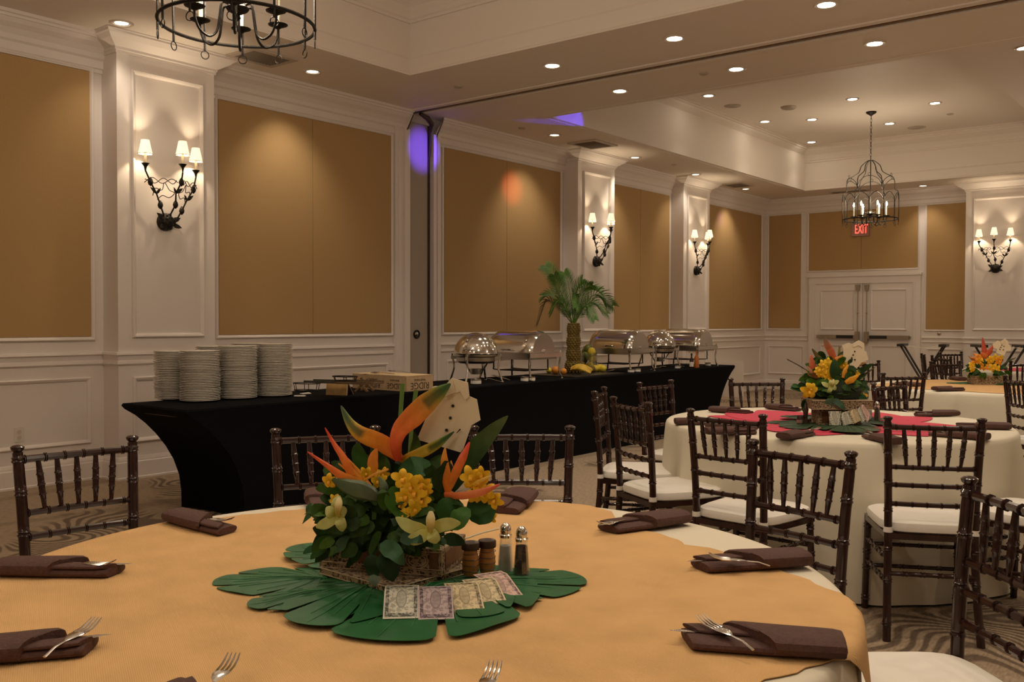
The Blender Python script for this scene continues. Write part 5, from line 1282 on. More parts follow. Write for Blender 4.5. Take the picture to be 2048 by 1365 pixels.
for k, (pts, mt, lb) in enumerate([(((1657, 823), (1682, 823), (1682, 851), (1659, 851)), 'note_green', 'grey banknote, leftmost leaning on the middle box'), (((1680, 827), (1697, 822), (1708, 847), (1686, 852)), 'note_green', 'grey banknote, second leaning on the middle box'),
        (((1696, 822), (1715, 818), (1730, 838), (1706, 849)), 'note_yellow', 'pale banknote, third leaning on the middle box'), (((1713, 818), (1722, 814), (1739, 833), (1724, 846)), 'note_green', 'grey banknote, fourth leaning on the middle box'), (((1720, 812), (1726, 809), (1743, 832), (1734, 846)), 'note_pink', 'pinkish banknote, rightmost leaning on the middle box')]):
    D = depth(on_z(1670, 852, .76)); q = [at(x, y, D-.135+.03*(1-(y-809)/43)-.003*k) for x, y in pts]; c = sum(q, Vector())/4; nrm = (q[1]-q[0]).cross(q[3]-q[0]).normalized()
    m = MB(); m.add([p-c for p in q]+[p-c-nrm*.0006 for p in q], [(0, 1, 2, 3), (7, 6, 5, 4), (0, 4, 5, 1), (1, 5, 6, 2), (2, 6, 7, 3), (3, 7, 4, 0)])
    tag(m.build('banknote', mt, loc=c, smooth=False), lb, 'banknote', g2)

# ------------------------------------------------------------------ shakers, drums
def shaker(px, py, z, content, label, group, k=1.0):
    t = empty('shaker', on_z(px, py, z), .4, label, 'shaker', group)
    m = MB(); m.lathe([(0, 0), (.0195*k, 0), (.0205*k, .003*k), (.0185*k, .02*k), (.0125*k, .082*k), (.0125*k, .085*k)], n=10, cap=False); m.build('glass_body', 'glass', t, smooth=False)
    m = MB(); m.lathe([(0, .003*k), (.0172*k, .003*k), (.0162*k, .018*k), (.0128*k, .062*k if content == 'salt' else .070*k), (0, .064*k if content == 'salt' else .072*k)], n=10, cap=False); m.build('contents', content, t)
    m = MB(); m.lathe([(.0142*k, .080*k), (.0145*k, .086*k), (.012*k, .088*k), (.0128*k, .096*k), (.0115*k, .104*k), (.006*k, .111*k), (0, .113*k)], n=16, cap=False); m.build('cap', 'steel', t)
shaker(1011, 1147, ZT+.003, 'salt', 'glass salt shaker with chrome cap, left of the near pair', 'shakers on the near table')
shaker(1043, 1156, ZT+.003, 'pepper', 'glass pepper shaker with chrome cap, right of the near pair', 'shakers on the near table')
shaker(1738, 843, .764, 'salt', 'glass salt shaker right of the middle bouquet', 'shakers on the second table')
shaker(1754, 844, .764, 'pepper', 'glass pepper shaker right of the middle bouquet', 'shakers on the second table')
def drum(px, py, z, label):
    t = empty('toy_drum', on_z(px, py, z), 0, label, 'toy drum')
    m = MB(); prof = [(0, 0), (.0145, 0)]
    for i in range(13): u = i/12; prof.append((.0145+.0035*sin(pi*min(1, u*1.1)), .054*u))
    m.lathe(prof+[(.0160, .054)], n=20, cap=False); b = m.build('barrel', 'drum_wood', t)
    for q in (.010, .022, .034, .046): m = MB(); m.tube([(.0183*cos(a*pi/10), .0183*sin(a*pi/10), q) for a in range(20)], .0007, 4, closed=True); m.build('hoop_line', 'dark_wood', t)
    m = MB(); m.lathe([(.0185, .054), (.0195, .056), (.0195, .067), (.0185, .069), (.015, .067), (0, .066)], n=20, cap=False); m.build('drum_head', 'dark_wood', t, label='dark fuzzy rim and head')
drum(941, 1150, .7815, 'small striped wooden toy drum left of its twin beside the near box'); drum(974, 1145, .7815, 'small striped wooden toy drum next to the salt shaker')
sm_ = on_z(1611, 851, .764)
lathe_thing('dark_bottle', sm_, [('body', [(0, 0), (.022, 0), (.022, .03), (.010, .036), (.012, .06), (.016, .085), (.010, .10), (.005, .118), (0, .12)], 'dark_wood', 12)], 'small dark wooden figure left of the middle box', 'figurine')
lathe_thing('small_cup', on_z(1601, 851, .764), [('cup', [(0, 0), (.018, 0), (.020, .045), (.018, .05), (.016, .045), (0, .04)], 'dark_wood', 14), ('metal_band', [(.0205, .012), (.0205, .03)], 'steel_satin', 14)], 'small dark cup with a shiny band left of the middle box', 'cup')

# ------------------------------------------------------------------ bouquets
ORB, RED, YEL, GRN, DGR, LGR = (.80, .22, .02), (.72, .07, .03), (.80, .42, .02), (.10, .20, .02), (.018, .06, .014), (.16, .26, .05)
def grad(stops):
    def f(u, x=0, y=0):
        for i in range(len(stops)-1):
            if u <= stops[i+1][0] or i == len(stops)-2:
                a, ca = stops[i]; b, cb = stops[i+1]; k = min(1, max(0, (u-a)/(b-a+1e-9))); return tuple(ca[q]*(1-k)+cb[q]*k for q in range(3))
    return f
class Bouquet:
    def __init__(s, name, px, py, z, label, D=None):
        s.root = on_z(px, py, z); s.D = depth(s.root) if D is None else D; s.t = empty(name, s.root, 0, label, 'flower arrangement', 'tropical bouquets on the tables')
        s.ppm = F/s.D
    def P(s, x, y, dz=0): return at(x, y, s.D+dz)-s.root
    def petal(s, m, pts, widths, stops, th=.2, cup=.15, n=8, nrm=None, stripe=None):
        """pts: (px, py, depth offset); widths in pixels"""
        q = [s.P(*p) for p in pts]; path = smooth_path(q, 5); K = len(path); W_ = []
        for i in range(K):
            u = i/(K-1)*(len(widths)-1); a = int(min(u, len(widths)-2)); W_.append((widths[a]+(widths[a+1]-widths[a])*(u-a))/s.ppm)
        gf = grad(stops)
        def cf(u, x, y):
            c = gf(u)
            if stripe and .55 > abs(x) > .0 and u > stripe[0]: k = stripe[1]; return tuple(c[i]*(1-k)+DGR[i]*k for i in range(3))
            return c
        m.petal(path, W_, max(W_)*th, nrm or tuple(-v_), n, cup, cf)
    def part(s, nm, m, mt='petal', label=None, parent=None): return m.build(nm, mt, parent or s.t, label=label)
    def leaf(s, x, y, ang, L, Wd, dz, col=None, bend=.2, nm='leaf', rnd=random):
        """rounded leaf: pixel base, pixel angle, length and width in pixels"""
        c = col or [(.022, .060, .006), (.034, .088, .007), (.055, .13, .009), (.022, .058, .009)][rnd.randrange(4)]
        ca, sa = cos(ang), -sin(ang); m = MB()
        pts = [s.P(x+ca*L*u, y+sa*L*u-bend*L*sin(pi*u)*.4+bend*L*u*u*.5, dz+ (rnd.uniform(-.3, .3))*u*L/s.ppm*.6) for u in (0, .25, .5, .75, 1)]
        path = smooth_path(pts, 2); K = len(path); W_ = [Wd/s.ppm*max(.03, sin(pi*min(1, (i/(K-1))**.85*.97+.02)))**.75 for i in range(K)]
        nrm = (-v_+Vector((rnd.uniform(-.7, .7), rnd.uniform(-.7, .7), rnd.uniform(0, .9)))).normalized()
        m.petal(path, W_, .0012, tuple(nrm), 6, .18, lambda u, xx, yy: tuple(q*(1.35 if abs(xx) < .3 else 1) for q in c)); return s.part(nm, m, 'leaf')
    def bush(s, cx, cy, rx, ry, n, L, seed, deep=.05, rr=(.15, 1)):
        rnd = random.Random(seed)
        for k in range(n):
            a = 2*pi*k/n*5.03+rnd.uniform(-.3, .3); q = sqrt(rnd.uniform(rr[0], rr[1])); x = cx+rx*q*cos(a); y = cy-ry*q*sin(a)
            s.leaf(x, y, atan2(ry*sin(a)*.7+rnd.uniform(-.3, .2)*ry, rx*cos(a))+rnd.uniform(-.5, .5), L*rnd.uniform(.7, 1.25), L*rnd.uniform(.45, .68), -deep*(1-q*q)*1.3+rnd.uniform(-.02, .03), rnd=rnd)
    def orchid(s, x, y, R_px, dz, col, lip, nm, seed, label=None, rot=0, wide=.72):
        rnd = random.Random(seed); m = MB(); c = s.P(x, y, dz); r = 1.18*R_px/s.ppm
        X_ = (R_+v_*rnd.uniform(-.35, .35)).normalized(); Y_ = (U_+v_*rnd.uniform(-.4, .2)).normalized(); Nn = X_.cross(Y_)
        if Nn.dot(v_) > 0: Nn = -Nn
        for k in range(5):
            a = rot+pi/2+k*2*pi/5; d = X_*cos(a)+Y_*sin(a); L = r*rnd.uniform(.85, 1.1); b = rnd.uniform(.05, .35)
            path = [c, c+d*L*.35+Nn*L*.10, c+d*L*.7+Nn*L*.10, c+d*L-Nn*L*b*.3]; path = smooth_path(path, 2); K = len(path)
            W_ = [r*wide*max(.06, sin(pi*min(1, (i/(K-1))*.86+.1)))**.8 for i in range(K)]
            m.petal(path, W_, r*.05, tuple(Nn), 6, .2, lambda u, xx, yy: tuple(q*(.8+.35*u) for q in col))
        o = s.part(nm, m, 'petal', label); m = MB()
        path = smooth_path([c+Nn*r*.05, c+Nn*r*.35-Y_*r*.05, c+Nn*r*.45-Y_*r*.30, c+Nn*r*.30-Y_*r*.45], 3); K = len(path)
        m.petal(path, [r*.30*max(.15, sin(pi*(i/(K-1)*.8+.15))) for i in range(K)], r*.08, tuple(Nn), 6, .35, lambda u, xx, yy: lip); s.part('lip', m, 'petal', parent=o); return o
    def shirt(s, poly, dz, collar, buttons, pin=None, tilt=0):
        m = MB(); y0 = max(p[1] for p in poly); q = [s.P(x, y, dz+tilt*(y0-y)) for x, y in poly]; c = sum(q, Vector())/len(q); nrm = -v_; th = .0022*max(1, .5)
        n = len(q); m.add([p+nrm*th for p in q]+[p-nrm*th for p in q], [tuple(range(n-1, -1, -1)), tuple(range(n, 2*n))]+[(i, (i+1) % n, n+(i+1) % n, n+i) for i in range(n)])
        sh = m.build('paper_shirt', 'paper', s.t, smooth=False, label='folded cream paper shirt with black buttons')
        for fl in collar:
            m = MB(); q = [s.P(x, y, dz+tilt*(y0-y)-.004) for x, y in fl]; n = len(q)
            m.add([p-v_*.003 for p in q]+[p for p in q], [tuple(range(n)), tuple(range(2*n-1, n-1, -1))]+[(i, n+i, n+(i+1) % n, (i+1) % n) for i in range(n)]); m.build('collar_flap', 'paper', sh, smooth=False)
        for (x, y, r) in buttons:
            m = MB(); c = s.P(x, y, dz+tilt*(y0-y)-.006); m.tube([c+v_*.003, c-v_*.0005], r/s.ppm, 12); m.build('button', 'button', sh)
        return sh
# --- near bouquet
NB = Bouquet('tropical_bouquet', 775, 1150, .785, 'large bouquet of orange bird-of-paradise, yellow orchids and paper shirt on burlap table')
o_ = NB
# box of printed card under it, raised on a tilted lid with ball feet
Cn = on_z(785, 1193, .772); Lf = on_z(640, 1150, .772); dL = (Lf-Cn); lw = dL.length; dL.normalize(); dB = Vector((-dL.y, dL.x, 0)); dB = dB if dB.dot(v_) > 0 else -dB
cb = empty('cigar_box', on_z(775, 1150, .76), 0, 'ornate printed cigar box on a tilted lid under the near bouquet', 'box')
r0 = Vector(cb.location)
m = MB(); c0 = Cn-r0; p1 = c0; p2 = c0+dL*lw; p3 = p2+dB*.235; p4 = p1+dB*.235
zz0, zz1 = .775-.76, .787-.76
def sl_(a, z): return Vector((a.x, a.y, z))
q = [sl_(p, zz0) for p in (p1, p2, p3, p4)]+[sl_(p, zz1) for p in (p1, p2, p3, p4)]
m.add(q, [(0, 1, 2, 3), (7, 6, 5, 4), (0, 4, 5, 1), (1, 5, 6, 2), (2, 6, 7, 3), (3, 7, 4, 0)]); lid_ = m.build('box_lid', 'cigar_print', cb, smooth=False)
m = MB()
for a_, b_ in ((p1, p2), (p2, p3), (p4, p1)): m.tube([sl_(a_, zz1), sl_(b_, zz1)], .0012, 4); m.tube([sl_(a_, zz0), sl_(b_, zz0)], .0012, 4)
m.build('edge_lines', 'cigar_line', lid_)
for a_ in (p1.lerp(p2, .45)+dB*.012, p2.lerp(p3, .5)+dB*0, p4-dL*.0+dL*.02-dB*.02, p3-dL*.03-dB*.03):
    m = MB(); m.lathe([(.0085*cos(a), .0085*sin(a)) for a in [-pi/2+pi*i/8 for i in range(9)]], (a_.x, a_.y, .0092-.0005), 14, cap=False); m.build('ball_foot', 'ball', cb)
fL = on_z(640, 1131, .79)-r0; fR = on_z(884, 1151, .79)-r0; dx = Vector((fR.x-fL.x, fR.y-fL.y, 0)); bl = dx.length; dx.normalize(); dy = Vector((-dx.y, dx.x, 0))
TB = Matrix((( dx.x, dy.x, 0, fL.x), (dx.y, dy.y, 0, fL.y), (0, 0, 1, .0275), (0, 0, 0, 1)))
bhh = .055
m = MB(); m.box((0, 0, 0), (bl, .15, bhh), TB); m.build('box_body', 'cigar_print', cb, smooth=False)
m = MB(); m.box((.07, -.0012, .016), (bl-.075, .001, bhh-.010), TB); m.box((bl-.028, -.0012, .010), (bl-.008, .001, bhh-.008), TB); m.box((bl-.001, .02, .012), (bl+.0012, .13, bhh-.01), TB); m.build('brown_panels', 'cigar_brown', cb, smooth=False)
m = MB()
for (rx, rz, cx) in ((.025, .017, bl-.055), (.020, .012, bl-.055)): m.tube([TB @ Vector((cx+rx*cos(a*pi/12), -.0022, .030+rz*sin(a*pi/12))) for a in range(24)], .0009, 4, closed=True)
for z in (0, .012, bhh-.006, bhh): m.tube([TB @ Vector((0, -.0015, z)), TB @ Vector((bl, -.0015, z))], .0011, 4)
for x in (0, .030, bl): m.tube([TB @ Vector((x, -.0015, 0)), TB @ Vector((x, -.0015, bhh))], .0011, 4)
m.tube([TB @ Vector((.034, -.003, bhh)), TB @ Vector((.034, -.003, .010)), TB @ Vector((.068, -.003, .010)), TB @ Vector((.068, -.003, bhh))], .0012, 4)
m.build('printed_frame_lines', 'cigar_line', cb)
m = MB(); m.prism([(.0, 0), (.02, .001), (.024, .013), (-.004, .012)], -.0016, -.0002, TB @ Matrix.Translation((bl-.066, 0, .023)) @ Matrix.Rotation(pi/2, 4, 'X')); m.build('emblem', 'cigar_line', cb, smooth=False)
m = MB(); m.lathe([(.05, 0), (.07, .02), (.06, .035), (0, .04)], (0, 0, 0), 12, sx=1.3); fo = m.build('foam', 'foam', o_.t, loc=(TB @ Vector((bl/2, .075, bhh-.01)))+r0-o_.root)
# foliage body
o_.bush(770, 1040, 118, 46, 74, 48, 3, .09, (.05, 1)); o_.bush(735, 1082, 90, 22, 22, 42, 4, .10, (.2, 1)); o_.bush(790, 1010, 95, 50, 34, 58, 14, -.03, (0, .8)); o_.bush(725, 985, 50, 30, 16, 46, 15, .02); o_.bush(795, 985, 85, 40, 26, 55, 9, .04)
for (x, y, a, L, W_, dz, c) in [(728, 945, 1.75, 66, 44, -.02, (.03, .11, .02)), (742, 920, .6, 60, 40, .0, (.02, .08, .015)), (800, 958, .5, 70, 50, -.07, (.022, .085, .018)), (880, 985, 1.45, 70, 56, -.05, (.012, .05, .012)),
        (782, 975, -1.2, 66, 50, -.11, (.05, .15, .015)), (880, 1040, .7, 52, 52, -.10, (.03, .10, .018)), (905, 1060, .9, 58, 44, -.12, (.05, .14, .02)), (940, 1040, .6, 66, 62, -.07, (.025, .09, .018)),
        (612, 1025, .9, 24, 17, .02, (.02, .08, .02)), (640, 1018, -2.5, 44, 22, 0, (.02, .07, .02)), (665, 1060, -2.4, 56, 26, -.02, (.02, .08, .018)), (655, 1095, -2.6, 40, 20, .0, (.03, .10, .02)), (760, 1090, -.6, 60, 36, -.15, (.04, .11, .05)), (800, 1082, .1, 50, 30, -.16, (.03, .08, .04)),
        (742, 1110, -1.4, 50, 36, -.13, (.012, .04, .012)), (770, 1100, -1.3, 60, 52, -.15, (.012, .04, .014)), (700, 1075, -2.3, 50, 30, -.08, (.02, .06, .02)), (748, 1150, -1.5, 22, 26, -.16, (.14, .20, .14)), (850, 1078, -.15, 44, 26, -.13, (.02, .06, .02)), (885, 1080, -.1, 46, 26, -.08, (.018, .05, .016)), (635, 1098, -2.9, 30, 16, .02, (.02, .09, .03))]:
    o_.leaf(x, y, a, L, W_, dz, c)
# stems
for k, pts in enumerate([[(805, 768, .06), (801, 830, .05), (798, 960, .02)], [(832, 781, .07), (824, 840, .06), (816, 960, .03)]]):
    m = MB(); q = [o_.P(*p) for p in pts]; m.tube(q, [.0048, .0046, .004], 8); o_.part('cut_stem', m, 'stem')
m = MB()
o_.petal(m, [(906, 984, -.02), (930, 930, -.01), (968, 880, .0), (1016, 832, .02)], [6, 30, 42, 40, 26, 2], [(0, (.012, .04, .01)), (.5, (.03, .075, .015)), (1, (.10, .13, .04))], .04, .2, 6); o_.part('long_dark_leaf', m, 'leaf')
m = MB(); o_.petal(m, [(819, 925, .0), (832, 890, .0), (828, 864, .0)], [14, 20, 2], [(0, GRN), (1, DGR)], .06); o_.part('leaf', m, 'leaf')
# heliconia-like bird of paradise, centre
hel = [[[(797, 922, -.03), (792, 888, -.035), (802, 858, -.03), (826, 834, -.025), (852, 808, -.02), (878, 786, -.01), (901, 768, .0)], [13, 24, 34, 43, 41, 28, 3], [(0, (.62, .06, .02)), (.25, (.80, .15, .03)), (.55, (.80, .25, .03)), (.75, (.45, .28, .03)), (.88, GRN), (1, DGR)], (.66, .75)],
       [[(800, 918, -.02), (768, 888, -.02), (723, 868, -.02), (700, 846, -.01), (682, 812, .0)], [16, 34, 34, 26, 16, 2], [(0, (.78, .16, .02)), (.4, (.82, .30, .02)), (.65, (.62, .42, .03)), (.85, GRN), (1, (.12, .16, .05))], (.45, .8)],
       [[(800, 922, -.01), (828, 912, -.02), (868, 893, -.02), (890, 878, -.01), (908, 864, .0)], [10, 20, 22, 16, 9, 2], [(0, (.70, .35, .02)), (.4, (.60, .42, .03)), (.7, GRN), (1, DGR)], (.4, .8)],
       [[(748, 948, -.04), (746, 922, -.04), (753, 898, -.04)], [14, 22, 18, 4], [(0, (.80, .33, .03)), (1, (.80, .24, .03))], None]]
for k, (pts, wd_, st, stripe) in enumerate(hel):
    m = MB(); o_.petal(m, pts, wd_, st, .16 if k < 1 else .22, .28, 10, stripe=stripe); o_.part('heliconia_bract', m)
# bird of paradise left
for pts, wd_, st in [([(704, 952, -.06), (688, 918, -.06), (668, 888, -.05), (650, 856, -.05)], [16, 16, 12, 7, 2], [(0, (.82, .28, .03)), (.6, (.80, .14, .03)), (1, (.68, .05, .03))]),
        ([(726, 968, -.07), (690, 956, -.08), (655, 932, -.08), (615, 904, -.08)], [12, 20, 14, 8, 2], [(0, (.84, .34, .03)), (.5, (.82, .20, .03)), (1, (.70, .06, .03))]),
        ([(722, 962, -.06), (700, 936, -.06), (689, 912, -.06)], [12, 10, 2], [(0, (.84, .34, .03)), (1, (.80, .26, .03))]), ([(724, 960, -.05), (706, 950, -.06), (676, 927, -.06)], [8, 8, 2], [(0, (.84, .34, .03)), (1, (.80, .30, .03))]),
        ([(740, 975, -.06), (715, 945, -.05), (692, 915, -.05)], [12, 14, 3], [(0, (.78, .30, .03)), (1, (.70, .30, .03))]), ([(720, 967, -.09), (748, 950, -.10), (777, 939, -.10)], [4, 5, 4], [(0, (.82, .36, .03)), (1, (.82, .42, .10))])]:
    m = MB(); o_.petal(m, pts, wd_, st, .35, .2, 6); o_.part('bird_of_paradise_petal', m)
m = MB(); o_.petal(m, [(664, 958, -.07), (700, 975, -.09), (735, 985, -.10), (762, 1000, -.10)], [6, 26, 38, 30, 8], [(0, (.05, .09, .03)), (.5, (.10, .14, .07)), (1, (.05, .07, .04))], .5); o_.part('green_spathe', m, 'petal')
m = MB(); o_.petal(m, [(762, 1002, -.10), (768, 975, -.10), (757, 955, -.09)], [10, 18, 4], [(0, (.06, .09, .04)), (1, (.12, .17, .08))], .3); o_.part('green_spathe', m, 'petal')
# bird of paradise right
for pts, wd_, st in [([(897, 988, -.05), (892, 950, -.05), (889, 920, -.05), (890, 896, -.05)], [12, 20, 14, 2], [(0, (.80, .18, .02)), (.6, (.84, .32, .03)), (1, (.80, .35, .05))]),
        ([(900, 978, -.05), (912, 945, -.06), (926, 915, -.06), (939, 885, -.05)], [8, 18, 16, 3], [(0, (.84, .34, .04)), (.6, (.80, .16, .04)), (1, (.72, .05, .04))]),
        ([(890, 990, -.07), (925, 992, -.10), (965, 984, -.10), (1000, 969, -.09)], [10, 15, 14, 2], [(0, (.80, .16, .03)), (.6, (.82, .26, .10)), (1, (.66, .08, .05))]), ([(900, 962, -.04), (903, 940, -.04), (902, 922, -.04)], [6, 9, 2], [(0, (.84, .34, .04)), (1, (.84, .40, .05))])]:
    m = MB(); o_.petal(m, pts, wd_, st, .35, .2, 6); o_.part('bird_of_paradise_petal', m)
# yellow orchids
YC, YL = (.90, .55, .02), (.85, .40, .01)
for k, (x, y, r) in enumerate([(806, 958, 19), (822, 972, 20), (842, 968, 18), (832, 985, 20), (812, 992, 19), (845, 1000, 17), (829, 1018, 17), (800, 1008, 13), (853, 980, 13), (660, 962, 15), (733, 946, 12), (757, 962, 15), (765, 948, 12), (940, 955, 19), (955, 962, 18), (972, 985, 18), (950, 990, 16), (990, 1000, 16), (962, 950, 15), (670, 1000, 10), (982, 1036, 10), (805, 1030, 12)]):
    o_.orchid(x, y, r, -.11 if 780 < x < 870 else -.07, YC, YL, 'yellow_orchid', 40+k, rot=k*.7)
for pts in ([(938, 972, -.06), (960, 958, -.06), (972, 950, -.06)], [(940, 975, -.07), (966, 960, -.08), (984, 952, -.08)]):
    m = MB(); o_.petal(m, pts, [10, 7, 1], [(0, YC), (1, (.85, .60, .2))], .3); o_.part('yellow_petal', m)
# pale green cymbidiums
def cymb(b, cx, cy, tips, dz, wd_, nm='green_orchid'):
    base = None
    m = MB()
    for (tx, ty) in tips:
        mx, my = (cx+tx)/2, (cy+ty)/2
        b.petal(m, [(cx, cy, dz), (mx+(ty-cy)*.08, my-(tx-cx)*.08, dz-.012), (tx, ty, dz-.004)], [wd_*.35, wd_, wd_*.95, wd_*.15], [(0, (.62, .60, .12)), (.5, (.55, .60, .22)), (1, (.50, .56, .20))], .12, .2, 8)
    f = b.part(nm, m, 'petal', 'pale green-yellow cymbidium bloom'); m = MB()
    b.petal(m, [(cx+2, cy, dz-.01), (cx+3, cy-wd_*.6, dz-.03), (cx+4, cy-wd_*1.5, dz-.02)], [wd_*.4, wd_*.55, wd_*.7, wd_*.3], [(0, (.60, .48, .08)), (1, (.68, .58, .30))], .5, .3, 8); b.part('lip', m, 'petal', parent=f)
cymb(o_, 858, 1062, [(921, 1047), (792, 1036), (811, 1083), (871, 1088)], -.15, 25); cymb(o_, 674, 1030, [(679, 992), (652, 1016), (632, 1055), (684, 1064), (694, 1022)], -.09, 22)
o_.shirt([(903.5, 756.4), (936, 765.6), (939, 793), (954, 799.5), (961, 840.5), (943, 851), (924, 906), (834, 879.5), (862, 812), (858, 800), (865, 775), (886, 776)], .02,
         [[(888, 775), (903.5, 756.4), (911, 785), (892, 793), (886, 784)], [(911, 786), (936, 765.6), (939, 792), (931, 801), (920, 783)]], [(905.6, 812.5, 3.1), (900.5, 836.5, 3.1), (893, 861, 3.1)])
m = MB(); c = o_.P(917, 863, .012); m.tube([c+(R_*-.004+U_*-.004), c+(R_*.004+U_*.0045)], [.0008, .0018], 6); o_.part('tie_pin', m, 'button')
# twig and scrap of card right of the drums
m = MB(); q = [o_.P(930, 1078, -.02), o_.P(965, 1066, -.02), o_.P(998, 1058, -.02)]; m.tube(q, .0035, 6, flat=.5); o_.part('woven_ribbon', m, 'paper')

# --- middle bouquet
MBq = Bouquet('tropical_bouquet', 1674, 848, .765, 'bouquet of orange and yellow blooms with cream paper shirt on the pink cloth'); b = MBq
bb = empty('cigar_box', on_z(1672, 851, .764), YAW, 'printed cigar box standing upright with a second tray across it under the middle bouquet', 'box')
k1 = 1/b.ppm
m = MB(); m.box((-42*k1, -.05, 0), (42*k1, .06, 34*k1)); m.build('lower_box', 'cigar_print', bb, smooth=False)
m = MB(); m.box((-34*k1, -.0515, 6*k1), (-18*k1, -.05, 28*k1)); m.build('brown_panel', 'cigar_brown', bb, smooth=False)
m = MB(); m.box((-58*k1, -.09, 34.2*k1), (60*k1, .10, 52*k1)); m.build('upper_tray', 'cigar_print', bb, smooth=False)
m = MB()
for z in (34.5, 51.5): m.tube([(-58*k1, -.0915, z*k1), (60*k1, -.0915, z*k1)], .0018, 4)
m.build('edge_lines', 'cigar_line', bb)
b.bush(1668, 772, 54, 24, 70, 22, 12, .10, (.05, 1)); b.bush(1668, 745, 42, 26, 34, 24, 13, .08, (.05, 1)); b.bush(1672, 775, 46, 18, 50, 24, 17, -.02, (0, 1)); b.bush(1670, 790, 48, 9, 34, 20, 18, .10, (0, 1))
m = MB(); m.lathe([(.12, 0), (.13, .04), (.10, .09), (0, .11)], n=14); m.build('foam', 'foam', b.t, loc=(.0, .0, .145))
for (x, y, a, L, W_, dz, c) in [(1608, 782, 2.9, 28, 14, 0, (.02, .08, .015)), (1612, 800, -1.9, 22, 16, -.05, (.02, .09, .02)), (1655, 798, -1.2, 18, 18, -.16, (.10, .16, .10)), (1664, 800, -.6, 34, 14, -.16, (.06, .12, .07)), (1718, 790, -.9, 28, 16, -.08, (.02, .08, .03)), (1712, 780, -.2, 26, 14, -.05, (.05, .11, .04)), (1690, 760, .9, 22, 12, -.1, (.05, .12, .02)), (1600, 775, 3.0, 20, 12, 0, (.02, .09, .01))]:
    b.leaf(x, y, a, L, W_, dz, c)
for pts, wd_, st, stripe in [([(1669, 722, -.02), (1662, 705, -.02), (1654, 690, -.02), (1648, 673, -.01)], [10, 15, 13, 2], [(0, (.62, .12, .03)), (.6, (.60, .16, .06)), (1, DGR)], (.5, .4)),
        ([(1670, 720, -.03), (1683, 718, -.03), (1692, 714, -.02), (1700, 708, -.01)], [8, 16, 11, 2], [(0, (.75, .26, .03)), (.5, (.55, .30, .04)), (1, DGR)], (.5, .6)),
        ([(1690, 744, -.04), (1686, 732, -.04), (1678, 722, -.04)], [8, 26, 16], [(0, (.72, .28, .04)), (1, (.72, .20, .03))], None), ([(1650, 728, -.01), (1636, 714, -.01), (1624, 698, -.01)], [8, 11, 2], [(0, (.40, .22, .05)), (1, (.05, .06, .02))], None),
        ([(1634, 748, -.03), (1625, 730, -.03), (1622, 710, -.03)], [12, 15, 3], [(0, (.62, .14, .05)), (1, (.66, .18, .10))], None), ([(1636, 756, -.04), (1624, 745, -.05), (1614, 733, -.05)], [6, 8, 2], [(0, (.60, .16, .05)), (1, (.55, .30, .18))], None),
        ([(1686, 756, -.10), (1690, 742, -.10), (1697, 730, -.09)], [6, 9, 2], [(0, (.75, .30, .02)), (1, (.82, .36, .03))], None), ([(1691, 766, -.12), (1703, 760, -.13), (1717, 751, -.13)], [8, 13, 3], [(0, (.78, .30, .02)), (1, (.85, .42, .02))], None),
        ([(1676, 722, .02), (1678, 706, .02), (1679, 694, .02)], [4, 5, 4], [(0, (.3, .25, .05)), (1, (.25, .2, .05))], None), ([(1630, 752, -.02), (1600, 733, -.02), (1574, 719, -.02)], [1.5, 2, 2], [(0, DGR), (1, (.08, .04, .02))], None), ([(1632, 756, -.03), (1620, 750, -.03), (1609, 740, -.03)], [4, 6, 1], [(0, (.55, .35, .1)), (1, (.6, .4, .2))], None),
        ([(1700, 738, .0), (1716, 730, .0), (1733, 725, .0)], [5, 9, 2], [(0, (.7, .40, .12)), (1, (.75, .55, .30))], None)]:
    m = MB(); b.petal(m, pts, wd_, st, .35, .15, 6, stripe=stripe); b.part('bird_of_paradise_petal', m)
for pts, wd_, cc in [([(1700, 757, -.04), (1722, 742, -.03), (1746, 728, -.02)], [4, 13, 12, 2], (.025, .06, .015)), ([(1671, 756, -.13), (1669, 738, -.14), (1670, 720, -.13)], [14, 22, 18, 3], (.02, .06, .015)), ([(1700, 765, -.02), (1728, 750, 0), (1750, 735, 0)], [2, 5, 1], (.1, .11, .06))]:
    m = MB(); b.petal(m, pts, wd_, [(0, cc), (1, cc)], .06, .2, 6); b.part('long_dark_leaf', m, 'leaf')
for k, (x, y, r) in enumerate([(1645, 738, 9), (1654, 733, 9), (1650, 745, 10), (1658, 748, 8), (1640, 748, 8), (1655, 757, 9), (1646, 729, 8), (1656, 724, 7), (1636, 742, 7), (1618, 782, 15), (1622, 777, 11), (1686, 730, 9), (1712, 748, 7), (1720, 783, 6), (1730, 792, 6)]):
    b.orchid(x, y, r, -.12 if x < 1670 else -.06, YC, YL, 'yellow_orchid', 90+k, rot=k*.7)
cymb(b, 1663, 773, [(1643, 765), (1678, 762), (1655, 785), (1672, 780), (1662, 760)], -.16, 9)
b.shirt([(1683.5, 691), (1698, 686), (1704, 689), (1717.5, 681), (1728, 687), (1728.5, 702), (1732, 703), (1736.5, 720), (1724, 724), (1713, 738), (1690, 732), (1686, 712), (1687, 703)], -.05,
        [[(1704, 689), (1717.5, 681.3), (1717, 691), (1706, 695)], [(1717, 691), (1717.5, 681.3), (1727, 687), (1724, 696)]], [(1709.7, 703.6, 1.5), (1706.5, 710.5, 1.5), (1703.8, 716.4, 1.5), (1701, 722, 1.5), (1710, 720, 1.5)])
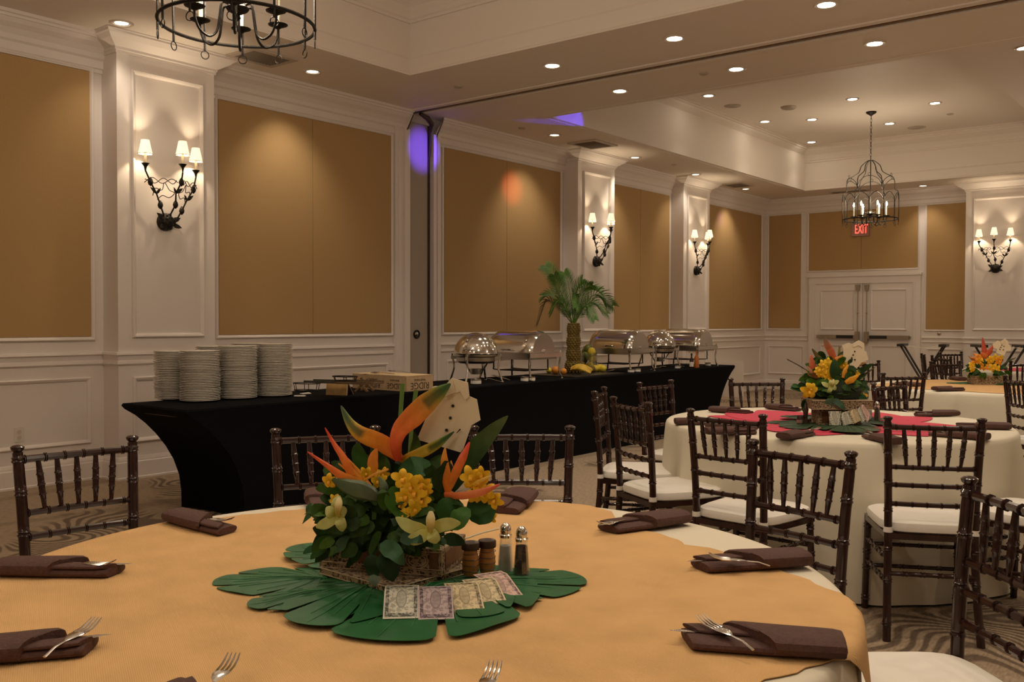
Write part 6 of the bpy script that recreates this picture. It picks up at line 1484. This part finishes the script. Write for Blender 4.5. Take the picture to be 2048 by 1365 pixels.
# --- far bouquet
b = Bouquet('tropical_bouquet', 1973, 768, .76, 'far bouquet with a red-orange bloom and small paper shirt on the third table'); k1 = 1/b.ppm
bx2 = empty('cigar_box', on_z(1973, 769, .759), YAW, 'greenish printed cigar box under the far bouquet', 'box')
m = MB(); m.box((-30*k1, -.05, 0), (30*k1, .08, 17*k1)); m.build('box_body', 'cigar_print', bx2, smooth=False)
m = MB()
for z in (.5, 16.5): m.tube([(-30*k1, -.052, z*k1), (30*k1, -.052, z*k1)], .002, 4)
m.build('edge_lines', 'cigar_line', bx2)
b.bush(1973, 742, 36, 15, 60, 15, 22, .10, (.05, 1))
for pts, wd_, st in [([(1971, 712, -.02), (1968, 700, -.02), (1965, 676, -.01)], [8, 12, 9, 2], [(0, (.62, .10, .03)), (1, (.5, .06, .03))]), ([(1972, 712, -.03), (1979, 704, -.03), (1986, 691, -.02)], [8, 11, 2], [(0, (.66, .12, .03)), (1, (.5, .06, .03))]),
        ([(1974, 714, -.05), (1968, 712, -.05), (1962, 706, -.05)], [8, 12, 4], [(0, (.72, .2, .03)), (1, (.7, .15, .03))]), ([(1960, 728, -.05), (1948, 722, -.05), (1936, 712, -.04)], [4, 6, 1], [(0, (.6, .3, .05)), (1, (.4, .2, .1))]),
        ([(1966, 724, -.06), (1958, 714, -.06), (1946, 708, -.05)], [6, 8, 2], [(0, (.8, .28, .03)), (1, (.75, .26, .05))]), ([(1966, 726, -.07), (1954, 718, -.07), (1942, 716, -.06)], [6, 8, 2], [(0, (.8, .3, .03)), (1, (.75, .26, .05))]), ([(2000, 735, -.02), (2018, 722, -.02), (2032, 716, -.02)], [2, 4, 1], [(0, DGR), (1, (.1, .1, .06))])]:
    m = MB(); b.petal(m, pts, wd_, st, .35, .15, 6); b.part('bird_of_paradise_petal', m)
for k, (x, y, r) in enumerate([(1952, 726, 8), (1944, 730, 7), (1960, 724, 8), (1962, 732, 7), (1980, 720, 8), (1990, 716, 7), (1997, 722, 8), (1986, 736, 8), (1992, 738, 8), (1970, 734, 7), (1945, 740, 6), (2000, 716, 6), (1956, 716, 7)]):
    b.orchid(x, y, r, -.10, YC if k % 3 else (.85, .32, .02), YL, 'yellow_orchid', 130+k, rot=k)
b.shirt([(1985, 689), (1995, 682), (2001, 684), (2010, 677.5), (2016, 683), (2017, 689), (2022, 695), (2021, 702), (2013, 702), (2008, 712), (1992, 706), (1994, 699), (1987, 697)], -.03,
        [[(2001, 684), (2010, 678), (2010, 685), (2003, 688)]], [(2004, 691, 1), (2002, 695, 1), (2000, 699, 1), (2008, 693, 1), (2007, 700, 1)])
